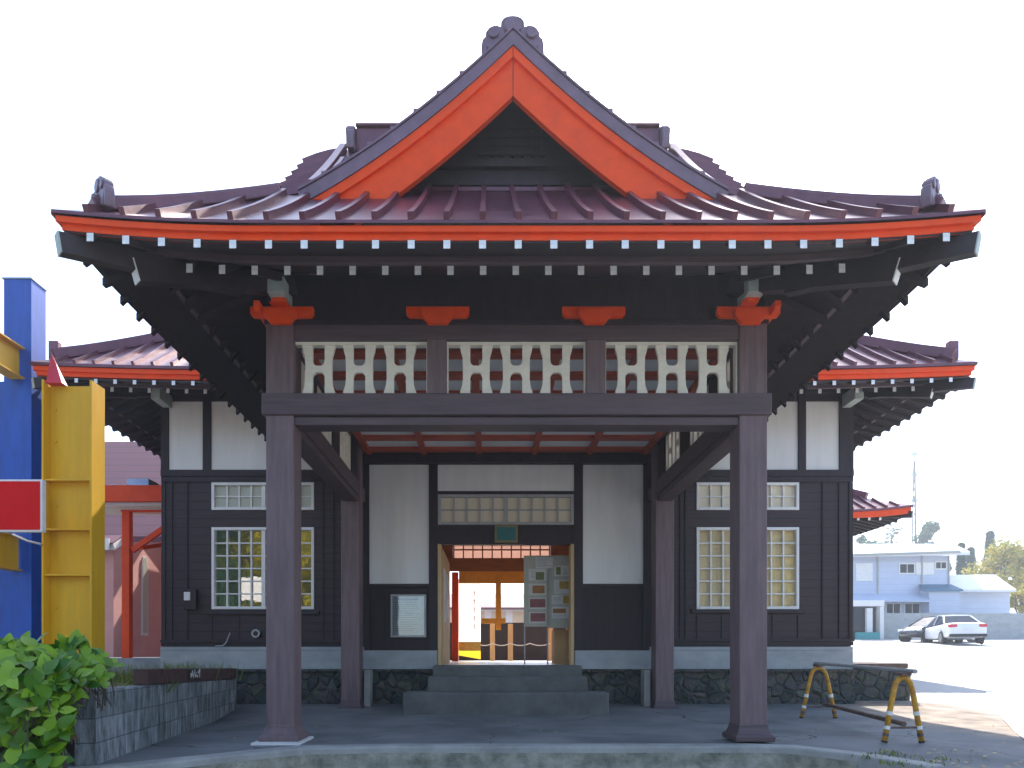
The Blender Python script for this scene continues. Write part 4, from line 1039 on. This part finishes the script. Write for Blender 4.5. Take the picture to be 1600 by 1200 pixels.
# ------------------------------------------------------------------ block planter wall, bush
def uvbox(ob, pts_u):
    me = ob.data; uv = me.uv_layers.new(name='UVMap')
    for p in me.polygons:
        for li in p.loop_indices:
            v = me.vertices[me.loops[li].vertex_index].co; uv.data[li].uv = pts_u(v, p.normal)
A, Bp = Vector((-3.50, 5.5, 0)), Vector((-4.12, 10.2, 0)); dd = (Bp-A).normalized(); nn = Vector((-dd.y, dd.x, 0))*-1
o = thing('block_wall', 'weathered concrete block planter wall topped with red bricks beside the porch', 'wall', A)
tk = .16; v = []
for p, zt in ((A, .62), (Bp, .52)):
    for q in (p, p-nn*tk): v += [(q.x, q.y, -.02), (q.x, q.y, zt)]
bw = MB().add(v, [(0, 4, 5, 1), (2, 3, 7, 6), (0, 1, 3, 2), (4, 6, 7, 5), (1, 5, 7, 3), (0, 2, 6, 4)]).build('block_courses', 'blocks', o)
uvbox(bw, lambda c, n: (c.dot(dd)+c.dot(nn)*.7 if True else 0, c.z+.02))
M['brick'] = mat('red_brick', (.10, .045, .035), .85, .5, 5, (1, 1, 1), .4, 40)
mb = MB(); L0 = 1.15
ln_ = (Bp-A).length; k = L0
while k < ln_-.1:
    p = A+dd*(k+.006); q = A+dd*min(k+.40, ln_)
    z0 = .62-.10*(k/ln_); mb.bar((p.x-nn.x*.075, p.y-nn.y*.075, z0+.085), (q.x-nn.x*.075, q.y-nn.y*.075, z0+.082), .15, .15+.01*rnd.random()); k += .415
mb.build('brick_course', 'brick', o, bevel=.01)
sp = thing('name_plate', 'small dark plate with white lettering on the brick edging', 'sign', A+dd*2.55+Vector((0, 0, .63)))
p = A+dd*2.42+nn*.012; q = A+dd*2.82+nn*.012
MB().bar((p.x, p.y, .665), (q.x, q.y, .655), .012, .12).build('plate', 'dark', sp)
mb = MB(); r2 = random.Random(4)
for i in range(9):
    c = A+dd*(2.46+i*.042)+nn*.021; zc = .665
    for j in range(5):
        e = Vector((c.x, c.y, zc+r2.uniform(-.028, .028)))+dd*r2.uniform(-.012, .012)
        f_ = e+dd*r2.uniform(-.02, .02)+Vector((0, 0, r2.uniform(-.035, .035)))
        if (f_-e).length > .008: mb.bar(e, f_, .004, .007, up=nn)
mb.build('worn_lettering', 'white', sp)
# soil in the planter
mb = MB(); mb.add([(-3.66, 5.5, .45), (-4.27, 10.2, .45), (-5.6, 10.75, .5), (-9, 10.75, .5), (-9, 5.5, .4)], [(0, 1, 2, 3, 4)]); mb.build('planter_soil', 'dirt'); tag(bpy.data.objects['planter_soil'], kind='structure')
mb = MB(); mb.box(-9, -3.7, 5.35, 5.5, 0, .4)

def leaf(mb, p, d, up, L, W, fold=.25, droop=.25):
    d = d.normalized(); s = d.cross(up).normalized(); n = s.cross(d).normalized()
    prof = [(0, .0), (.12, .55), (.35, 1.0), (.6, .9), (.82, .5), (1, 0)]
    mid = [p+d*L*t-n*droop*L*t*t for t, w_ in prof]
    v = list(mid); i1 = len(v)
    for (t, w_), m_ in zip(prof[1:-1], mid[1:-1]): v.append(m_+s*w_*W/2+n*fold*W*w_*.5)
    for (t, w_), m_ in zip(prof[1:-1], mid[1:-1]): v.append(m_-s*w_*W/2+n*fold*W*w_*.5)
    f = [(0, 6, 1), (0, 1, 10), (1, 6, 7, 2), (1, 2, 11, 10), (2, 7, 8, 3), (2, 3, 12, 11), (3, 8, 9, 4), (3, 4, 13, 12), (4, 9, 5), (4, 5, 13)]
    mb.add(v, f)
o = thing('hydrangea_bush', 'broad-leaved green hydrangea bush in front of the block wall', 'bush', (-4.0, 4.9, 0))
mb = MB(); ms = MB(); md = MB(); rb = random.Random(21)
def inside(p): return p.x < -3.12
for i in range(640):
    # shoot tips spread over a mound
    u = rb.random(); a = rb.uniform(0, 2*math.pi)
    x = rb.uniform(-4.95, -3.22); y = rb.uniform(4.45, 5.55)
    h = .96-.05*abs(x+4.0)-.28*max(0, (5.0-y)/.6)**2-(.25*max(0, (x+3.6)/.4)**1.5)
    z = h*(rb.random()**.45) if i > 200 else h*rb.uniform(.88, 1.04)
    if y > 5.38 and x > -3.6: z = max(z, .7)
    if -3.40 < x and y > 5.3: y -= .3
    yfr = 4.45+.5*max(0, z/.95)**2*.8
    if i > 200: y = yfr+rb.random()*.25
    base = Vector((x, y, z)); out = Vector((rb.gauss(.15, .35), -abs(rb.gauss(.55, .3)), rb.gauss(.5, .3))).normalized()
    ms.tube([base-out*.14-Vector((0, 0, .12)), base], .006, 5)
    n_ = rb.choice((2, 4, 4, 5)); ph = rb.uniform(0, 6.28); t1 = out.orthogonal().normalized(); t2 = out.cross(t1)
    for k in range(n_):
        an = ph+k*2*math.pi/n_+rb.gauss(0, .25); d = (t1*math.cos(an)+t2*math.sin(an)+out*rb.uniform(.05, .5)).normalized()
        if d.z < -.7: continue
        L = rb.uniform(.055, .165)
        q_ = base+d*L
        if q_.x > -3.14: continue
        leaf(md if rb.random() < .018 else mb, base, d, out, L, L*rb.uniform(.58, .74), rb.uniform(.1, .35), rb.uniform(.1, .45))
mb.build('foliage', 'hydrangea', o, smooth=True, recalc=False); ms.build('stems', 'bark', o); md.build('withered_leaves', 'hyd_dead', o, recalc=False)

# weeds and grass
def tuft(mb, c, n, h, sp):
    for i in range(n):
        b = Vector((c[0]+rb.gauss(0, sp), c[1]+rb.gauss(0, sp), c[2])); d = Vector((rb.gauss(0, .4), rb.gauss(0, .4), 1)).normalized(); hh = h*rb.uniform(.5, 1.1)
        s = Vector((rb.gauss(0, 1), rb.gauss(0, 1), 0)).normalized()*.006
        m_ = b+d*hh*.6; t = b+d*hh+Vector((d.x, d.y, -.2))*hh*.3
        mb.add([b-s, b+s, m_+s*.8, m_-s*.8, t], [(0, 1, 2, 3), (3, 2, 4)])
mb = MB()
for i in range(40): tuft(mb, (rb.uniform(-5.6, -4.2), rb.uniform(8.6, 10.5), .5), 22, .34, .09)
for i in range(6): tuft(mb, (2.9+rb.random()*.5, 5.75+rb.random()*.4, .01), 8, .05, .05)
for i in range(10): tuft(mb, (rb.uniform(-5.5, 5.5), 10.70, .03), 10, .14, .08)
for i in range(9): tuft(mb, (rb.uniform(3.0, 3.6), rb.uniform(5.3, 6.0), .0), 8, .05, .05)
for i in range(10): tuft(mb, (rb.uniform(-4.0, -3.7), rb.uniform(5.6, 7.6), .5), 14, .22, .08)
o = mb.build('weeds', 'grass', recalc=False); tag(o, 'scattered weeds and thin grass along the wall foot and kerb', 'weeds', kind='stuff')
# fallen leaves near kerb
mb = MB()
for i in range(150):
    p = Vector((rb.uniform(3.1, 4.3), rb.uniform(5.2, 6.3), .012)) if i < 60 else Vector((rb.uniform(-3, 6.5), rb.uniform(6.7, 10.5), .012))
    a = rb.uniform(0, 6.28); leaf(mb, p, Vector((math.cos(a), math.sin(a), .1)), Vector((0, 0, 1)), rb.uniform(.03, .06), .03, .2, -.1)
o = mb.build('fallen_leaves', 'hyd_dead', recalc=False); tag(o, 'dry brown leaves scattered over the forecourt', 'leaves', kind='stuff')

# low stone wall right of the corner
x0, x1 = 5.62, X(1411, 11.4); zt = Z(1036, 11.3)
o = thing('low_stone_wall', 'low rubble stone wall with dark coping past the right corner', 'wall', (6.2, 11.4, 0))
MB().prism([(x0, 0), (x1, 0), (x1+.02, zt-.22), (x1-.06, zt-.09), (x0, zt-.09)], 11.2, 12.0).build('stonework', 'stone', o, bevel=.03)
MB().box(x0, x1-.06, 11.15, 12.05, zt-.089, zt).build('coping', 'rust', o, bevel=.02)

# ------------------------------------------------------------------ pipe barricade
def uframe(cx, cy, hw, h, lab):
    o = thing('pipe_trestle', lab, 'trestle', (cx, cy, 0), 'yellow pipe trestles')
    r = .026; pts = [(-hw, 0), (-hw*.62, h*.62), (-hw*.5, h*.80), (-hw*.38, h*.92), (-hw*.2, h*.985), (0, h), (hw*.2, h*.985), (hw*.38, h*.92), (hw*.5, h*.80), (hw*.62, h*.62), (hw, 0)]
    P = [Vector((cx+a, cy, b+.01)) for a, b in pts]
    MB().tube(P, r, 12).build('pipe_hoop', 'pipe', o, smooth=True)
    for s in (-1, 1):
        for t0, t1, m_ in ((.0, .05, 'black'), (.33, .42, 'white'), (.68, .78, 'white'), (.16, .24, 'rust')):
            a0 = Vector((cx+s*hw*(1-.38*t0/.62 if False else 1-.38*min(1, t0)), cy, h*.62*t0+.01)); a1 = Vector((cx+s*hw*(1-.38*t1), cy, h*.62*t1+.01))
            MB().tube([a0, a1], r+.003, 12).build('tape_band' if m_ != 'black' else 'rubber_foot', m_, o, smooth=False)
    z = h*.25; MB().tube([(cx-hw*.84, cy, z), (cx+hw*.84, cy, z)], .012, 8).build('cross_rod', 'rust', o)
    MB().box(cx-.05, cx+.05, cy-.06, cy+.06, h+.03, h+.06).build('saddle', 'rust', o)
    return o
T2 = (X(1411, 6.8), 6.8); T1 = (X(1279, 9.3), 9.3)
uframe(*T2, .19, .66, 'yellow striped pipe trestle nearest the camera at right')
uframe(*T1, .235, .70, 'yellow striped pipe trestle farther back against the stone base')
o = MB().tube([(T1[0], T1[1]+.1, .775), (T2[0]+.03, T2[1]-.15, .735)], .022, 10).build('barrier_pole', 'grey'); tag(o, 'upper grey steel pole laid across both trestle tops', 'pole', 'steel poles of the barricade')
o = MB().tube([(T1[0]+.05, T1[1]-.05, .215), (T2[0]+.04, T2[1]+.05, .195)], .026, 10).build('barrier_pole', 'rust'); tag(o, 'lower rusty steel pole resting on the trestle cross rods', 'pole', 'steel poles of the barricade')

# ------------------------------------------------------------------ right background: house, wall, cars
wy_ = 41
MB().box(X(1335, wy_)-6, X(1600, wy_)+14, wy_, wy_+.2, 1.2, Z(958, wy_)).build('boundary_wall', 'concrete'); tag(bpy.data.objects['boundary_wall'], 'long grey concrete wall behind the parked cars', 'wall')
hy = 46
M['bluewall'] = mat('pale_siding', (.52, .57, .69), .8, .06, 1, lap=(2, .4, .05, .8))
M['whiteroof'] = mat('pale_metal_roof', (.72, .72, .72), .4, .1, 2)
M['awning'] = mat('blue_awning', (.03, .14, .24), .5, .15, 3)
M['teal'] = mat('teal_paint', (.03, .32, .32), .5, .1, 3)
o = thing('two_storey_house', 'pale two-storey house with flat white roof behind the parking lot', 'house', (X(1410, hy), hy, 2))
MB().box(X(1335, hy)-7, X(1484, hy), hy, hy+9, 1.5, Z(868, hy)).build('wall', 'bluewall', o)
MB().sheet([[(X(1335, hy)-8, hy-.9, Z(868, hy-.9)), (X(1501, hy), hy-.9, Z(862, hy-.9))], [(X(1335, hy)-8, hy+9, Z(850, hy+9)), (X(1490, hy+9), hy+9, Z(850, hy+9))]], .22).build('roof', 'whiteroof', o)
def hwin(a, b, c, d, yy=hy):
    f = MB().box(X(a, yy), X(b, yy), yy-.06, yy-.001, Z(d, yy), Z(c, yy)).build('window', 'white', o)
    MB().box(X(a, yy)+.08, X((a+b)/2, yy)-.03, yy-.07, yy-.061, Z(d, yy)+.08, Z(c, yy)-.08).box(X((a+b)/2, yy)+.03, X(b, yy)-.08, yy-.07, yy-.061, Z(d, yy)+.08, Z(c, yy)-.08).build('pane', M['pane_dark'], f)
M['pane_dark'] = mat('far_window_glass', (.02, .026, .04), .12, .2, 2, spec=.1)
mb = MB()
for px in (1372, 1441, 1483): mb.tube([at(px, 868, hy-.08), at(px, 958, hy-.08)], .05, 6)
mb.tube([at(1336, 867, hy-.95), at(1500, 862, hy-.95)], .09, 6); mb.build('gutter', 'grey', o)
hwin(1404, 1429, 880, 897); hwin(1460, 1479, 877, 890); hwin(1383, 1407, 942, 960); hwin(1412, 1437, 942, 960); hwin(1443, 1462, 942, 955)
MB().box(X(1337, hy), X(1363, hy), hy-.05, hy-.001, Z(908, hy), Z(880, hy)).build('shutter', 'white', o); MB().box(X(1431, hy), X(1459, hy), hy-.05, hy-.001, Z(898, hy), Z(879, hy)).build('shutter', 'white', o)
MB().sheet([[(X(1335, hy)-7, hy-1.1, Z(938, hy-1)), (X(1437, hy), hy-1.1, Z(938, hy-1))], [(X(1335, hy)-7, hy-.001, Z(927, hy)), (X(1437, hy), hy-.001, Z(927, hy))]], .12).build('lower_roof', 'bluewall', o)
MB().sheet([[(X(1424, hy), hy-1.2, Z(921, hy-1.2)), (X(1486, hy), hy-1.2, Z(921, hy-1.2))], [(X(1436, hy), hy-.002, Z(913, hy)), (X(1486, hy), hy-.002, Z(913, hy))]], .12).build('awning', 'awning', o)
MB().box(X(1437, hy), X(1484, hy), hy-1.0, hy-.001, 1.5, Z(922, hy)).build('lean_to', 'bluewall', o)
py_ = 40.4
e = thing('entrance_porch', 'small white gate porch with teal threshold at the end of the wall', 'porch', (X(1355, py_), py_, 1.7))
MB().box(X(1332, py_)-2, X(1382, py_), py_, py_+.4, Z(947, py_), Z(938, py_)).build('canopy', 'white', e); MB().box(X(1376, py_), X(1382, py_), py_+.05, py_+.35, 1.7, Z(947.2, py_)).build('pillar', 'white', e)
MB().box(X(1356, py_), X(1365, py_), py_+.1, py_+.3, 1.7, Z(950, py_)).build('pillar', 'white', e); MB().box(X(1336, py_), X(1372, py_), py_-.2, py_, 1.7, Z(988, py_)).build('threshold', 'teal', e)
MB().box(X(1338, py_), X(1374, py_), py_+.36, py_+.39, 1.7, Z(947.5, py_)).build('door', M['pane_dark'], e)
o = thing('low_annex', 'single-storey pale annex with white hipped roof right of the house', 'house', (X(1535, 47), 47, 2))
MB().box(X(1484, 47)+.01, X(1578, 47), 47, 54, 1.5, Z(921, 47)).build('wall', 'bluewall', o)
xa, xb = X(1478, 46.2), X(1588, 46.2); za = Z(921, 46.2); zb = Z(898, 50)
MB().add([(xa, 46.2, za), (xb, 46.2, za), (xb, 54, za), (xa, 54, za), (xa, 50, zb), (X(1555, 50), 50, zb), (xa, 46.2, za-.15), (xb, 46.2, za-.15), (xb, 54, za-.15), (xa, 54, za-.15)], [(0, 1, 5, 4), (1, 2, 5), (2, 3, 4, 5), (3, 0, 4), (0, 6, 7, 1), (1, 7, 8, 2), (2, 8, 9, 3), (3, 9, 6, 0), (9, 8, 7, 6)]).build('roof', 'whiteroof', o)

def car(name, lab, cat, body, loc, heading, L=4.6, W=1.75, H=1.44):
    """x forward in local space; heading = angle of local x"""
    o = thing(name, lab, cat, loc); o.rotation_euler = (0, 0, heading); ORG[o.name] = (0, 0, 0)
    hl = L/2; hw = W/2
    # side outline rows: (x, z_sill, z_belt, halfwidth)
    st = [(-hl, .42, .78, .66), (-hl+.08, .30, .98, .80), (-hl+.35, .24, 1.02, .85), (-hl+.95, .22, 1.0, hw), (-.6, .2, .96, hw), (.3, .2, .93, hw), (1.0, .2, .90, hw), (1.5, .22, .86, hw*.98), (hl-.35, .24, .78, hw*.92), (hl-.08, .30, .66, hw*.80), (hl, .40, .56, hw*.66)]
    mb = MB(); v = []; f = []
    for x, z0, z1, w_ in st:
        sec = [(-w_*.92, z0), (-w_, z0+.12), (-w_, (z0+z1)/2), (-w_*.97, z1-.06), (-w_*.86, z1), (0, z1+.02), (w_*.86, z1), (w_*.97, z1-.06), (w_, (z0+z1)/2), (w_, z0+.12), (w_*.92, z0)]
        v += [(x, a, b) for a, b in sec]
    n = 11
    for i in range(len(st)-1):
        for k in range(n): f.append((i*n+k, i*n+(k+1) % n, (i+1)*n+(k+1) % n, (i+1)*n+k))
    f += [tuple(range(n))[::-1], tuple(range((len(st)-1)*n, len(st)*n))]
    mb.add(v, f); b = mb.build('body', body, o, smooth=True)
    sb = b.modifiers.new('sub', 'SUBSURF'); sb.levels = 1; sb.render_levels = 2
    # cabin: glass greenhouse with painted roof
    cab = [(-hl+.80, 1.0, .70, 0), (-hl+1.50, H-.06, .57, 1), (-.25, H, .60, 1), (.45, H-.06, .57, 1), (1.15, .90, .72, 0)]
    v = []; f = []
    for x, z, w_, _ in cab: v += [(x, -w_, z), (x, w_, z)]
    base = [(-hl+.80, .97), (-hl+1.5, .96), (-.25, .94), (.45, .92), (1.15, .88)]
    o_ = len(v)
    for x, z in base: v += [(x, -.80, z), (x, .80, z)]
    for i in range(4): f.append((2*i, 2*i+1, 2*i+3, 2*i+2))
    for i in range(4): f += [(2*i, 2*i+2, o_+2*i+2, o_+2*i), (2*i+1, o_+2*i+1, o_+2*i+3, 2*i+3)]
    MB().add(v, f).build('windows', M['pane_dark'], o)
    mb = MB(); mb.sheet([[(x, -w_-.01, z+.02) for x, z, w_, t in cab[1:4]], [(x, 0, z+.04) for x, z, w_, t in cab[1:4]], [(x, w_+.01, z+.02) for x, z, w_, t in cab[1:4]]], .035)
    for s in (-1, 1):
        for a, c in ((cab[1], base[0]), (cab[3], base[4])):
            mb.bar((a[0], s*a[2], a[1]), (c[0], s*.80 if False else s*.76, c[1]+.03), .07, .05)
        mb.bar((-.15, s*.605, H-.02), (-.12, s*.80, .95), .07, .04)
    mb.build('roof', body, o)
    for sx in (-1, 1):
        for s in (-1, 1):
            c = Vector((sx*1.36, s*(hw-.10), .31)); wl = MB().tube([c-Vector((0, .1, 0)), c+Vector((0, .1, 0))], .31, 20).build('wheel', 'black', o, bevel=.02)
            MB().tube([c+Vector((0, s*.101, 0)), c+Vector((0, s*.11, 0))], .2, 14).build('rim', 'metal', wl)
            MB().tube([c+Vector((0, s*.085, 0)), c+Vector((0, s*.09, 0))], .36, 20).build('wheel_arch', 'black', wl)
    for s in (-1, 1):
        MB().box(-hl+.0, -hl+.22, s*.62-.17, s*.62+.17, .78, .93).build('tail_light', 'redcone', o, bevel=.03)
        MB().box(hl-.28, hl-.08, s*.58-.16, s*.58+.16, .58, .70).build('headlight', 'white', o, bevel=.03)
        MB().box(.75, .92, s*(hw+.06)-.08, s*(hw+.06)+.08, .93, 1.05).build('wing_mirror', body, o, bevel=.03)
    MB().box(-hl-.02, -hl+.02, -.25, .25, .62, .76).build('number_plate', 'paper', o); MB().box(-hl-.03, -hl+.25, -.76, .76, .32, .46).build('bumper', 'black', o, bevel=.03)
    return o
M['carwhite'] = mat('white_car_paint', (.80, .80, .82), .2, .04, 2, coat=.6); M['carblack'] = mat('dark_car_paint', (.015, .018, .03), .18, .1, 2, coat=.6)
cy = 33; p = at(1512, 1008, cy)
car('white_sedan', 'white sedan parked on the sunlit lot with tail lights towards us', 'car', 'carwhite', (p.x, cy+1.2, gz(0, cy+1.2)-.02), R(90-17))
cy = 36.5; p = at(1466, 1000, cy)
car('dark_car', 'dark blue-black car parked behind the white sedan', 'car', 'carblack', (p.x, cy, gz(0, cy)-.02), R(180+10), 3.9, 1.65, 1.42)

# ------------------------------------------------------------------ trees
def tree(name, lab, cat, base, h, r, m, n=2600, ls=.35, kind='broad', seed=1, trunk=.25, group=None, low=False):
    q = random.Random(seed); o = thing(name, lab, cat, base, group); b = Vector(base)
    mt = MB(); top = b+Vector((0, 0, h*.8)); mt.tube([b, b+Vector((.1, 0, h*.3)), b+Vector((-.1, .1, h*.6)), top], trunk, 8, trunk*.2)
    mb = MB(); cl = []
    if kind == 'conifer':
        for i in range(n):
            t = q.random()**.75; z = h*(.12+.88*(1-t)) if False else h*(.12+.86*t)
            rr = r*(1-t)**1.05*(.75+.25*math.sin(t*38+q.random()))*q.random()**.4+.05; a = q.uniform(0, 6.28)
            c = b+Vector((rr*math.cos(a), rr*math.sin(a), z-rr*.25)); d = Vector((math.cos(a), math.sin(a), -.35)); s = Vector((-math.sin(a), math.cos(a), 0))*ls*.5*q.uniform(.5, 1)
            mb.add([c-s, c+s, c+d*ls*q.uniform(.7, 1.3)+Vector((0, 0, q.gauss(0, .1)))], [(0, 1, 2)])
    else:
        for i in range(26 if low else 16):
            a = q.uniform(0, 6.28); el = q.uniform(-.35, 1.2); rr = r*q.uniform(.35, .95)
            c = b+Vector((rr*math.cos(a)*math.cos(el), rr*math.sin(a)*math.cos(el), h*(.45 if low else .62)+h*(.42 if low else .34)*math.sin(el))); cl.append((c, r*q.uniform(.28, .5)))
            mt.tube([b+Vector((0, 0, h*q.uniform(.25, .6))), c], trunk*.3, 5, trunk*.08)
        for i in range(n):
            c, cr = q.choice(cl); d = Vector((q.gauss(0, 1), q.gauss(0, 1), q.gauss(0, .8))); d = d.normalized()*cr*q.random()**.35; p = c+d
            s = Vector((q.gauss(0, 1), q.gauss(0, 1), q.gauss(0, 1))).normalized(); t = s.orthogonal().normalized(); k = ls*q.uniform(.5, 1.1)
            mb.add([p-s*k*.5, p+t*k*.35, p+s*k*.5, p-t*k*.35], [(0, 1, 2, 3)])
    mb.build('crown', m, o, recalc=False); mt.build('trunk', 'bark', o)
def tr(px, pyb, pyt, Y, pr, *a, **k):
    p = at(px, pyb, Y); z0 = gz(0, Y)
    return dict(base=(p.x, Y, z0), h=Z(pyt, Y)-z0, r=pr*Y/F)
def T(name, lab, px, pyt, Y, pr, m, **k):
    d = tr(px, 0, pyt, Y, pr); tree(name, lab, 'tree', d['base'], d['h'], d['r'], m, group='trees behind the house', **k)
T('broadleaf_tree', 'yellow-green autumn tree right of the white annex roof', 1565, 852, 62, 48, 'leaf_yellow', n=4200, ls=.42, seed=3)
T('maple_tree', 'red autumn maple crown at the right picture edge', 1606, 852, 66, 26, 'leaf_red', n=2200, ls=.4, seed=4)
T('conifer_tree', 'dark pointed conifer behind the yellow tree', 1547, 826, 80, 24, 'leaf_conifer', n=6000, ls=.45, kind='conifer', seed=5)
T('conifer_tree', 'slim dark conifer between house roof and annex', 1502, 845, 76, 16, 'leaf_conifer', n=5000, ls=.42, kind='conifer', seed=6)
T('conifer_tree', 'short dark conifer just right of the house roof edge', 1517, 852, 78, 17, 'leaf_conifer', n=5000, ls=.42, kind='conifer', seed=7)
T('broadleaf_tree', 'rounded grey-green tree beside the radio mast', 1455, 812, 95, 24, 'leaf_dark', n=3000, ls=.7, seed=8)
T('broadleaf_tree', 'thin airy tree left of the radio mast', 1397, 815, 95, 24, 'leaf_pale', n=700, ls=.55, seed=9)
T('broadleaf_tree', 'low green tree just past the rear eave', 1352, 830, 95, 26, 'leaf_dark', n=2600, ls=.7, seed=10)
T('broadleaf_tree', 'rusty brown bush right of the annex wall', 1598, 918, 52, 20, 'leaf_yellow', n=1500, ls=.3, seed=12)
# radio mast
my = 130; p = at(1429, 850, my); zt = Z(672, my)
o = thing('radio_mast', 'slender lattice radio mast rising behind the house', 'mast', (p.x, my, 3))
mb = MB()
legs = [Vector((p.x+.75*math.cos(a), my+.75*math.sin(a), 3)) for a in (0.3, 2.4, 4.5)]; tops = [Vector((p.x+.12*math.cos(a), my+.12*math.sin(a), zt-6)) for a in (0.3, 2.4, 4.5)]
for a, b in zip(legs, tops): mb.tube([a, b], .13, 6)
for k in range(22):
    for i in range(3):
        t0, t1 = k/22, (k+1)/22; mb.tube([legs[i].lerp(tops[i], t0), legs[(i+1) % 3].lerp(tops[(i+1) % 3], t1)], .05, 4)
mb.build('lattice', 'dark', o); MB().tube([(p.x, my, zt-6.2), (p.x, my, zt)], .09, 6).build('whip_antenna', 'metal', o)
mb = MB()
for k, zz in enumerate((zt-5, zt-9, zt-14)): mb.box(p.x-.6, p.x+.6, my-.1, my+.1, zz, zz+.7)
mb.build('antenna_array', 'metal', o)
# trees behind the camera, seen only as reflections in the windows
for i, (x, y, h, r, m, s) in enumerate(((-16, -13, 11, 4.6, 'leaf_dark', 31), (-10.5, -14, 12, 5.2, 'leaf_yellow', 32), (11.5, -14, 11, 4.4, 'leaf_pale', 33), (16.5, -13, 11, 4.6, 'leaf_yellow', 34))):
    tree('broadleaf_tree', ('dark green tree mirrored in left side of left window', 'taller yellow tree mirrored in right side of left window', 'pale grey-green tree mirrored in left side of right window', 'yellow tree mirrored in right side of right window')[i], 'tree', (x, y, -.7), h, r, m, n=13000, ls=.62, seed=s, low=True, group='trees across the road mirrored in the windows')
# ------------------------------------------------------------------ haze
m = bpy.data.materials.new('haze_air'); m.use_nodes = True; t = m.node_tree
for n in list(t.nodes):
    if n.type == 'BSDF_PRINCIPLED': t.nodes.remove(n)
pv = t.nodes.new('ShaderNodeVolumePrincipled'); pv.inputs['Color'].default_value = (.86, .93, 1, 1); pv.inputs['Density'].default_value = .0019; pv.inputs['Anisotropy'].default_value = .3
t.links.new(pv.outputs[0], t.nodes['Material Output'].inputs['Volume'])
M['haze'] = m
o = MB().box(-915, 1015, -415, 1215, -2.5, 60).build('haze', 'haze'); tag(o, 'pale blue air softening the far trees and mast', 'haze', kind='stuff')
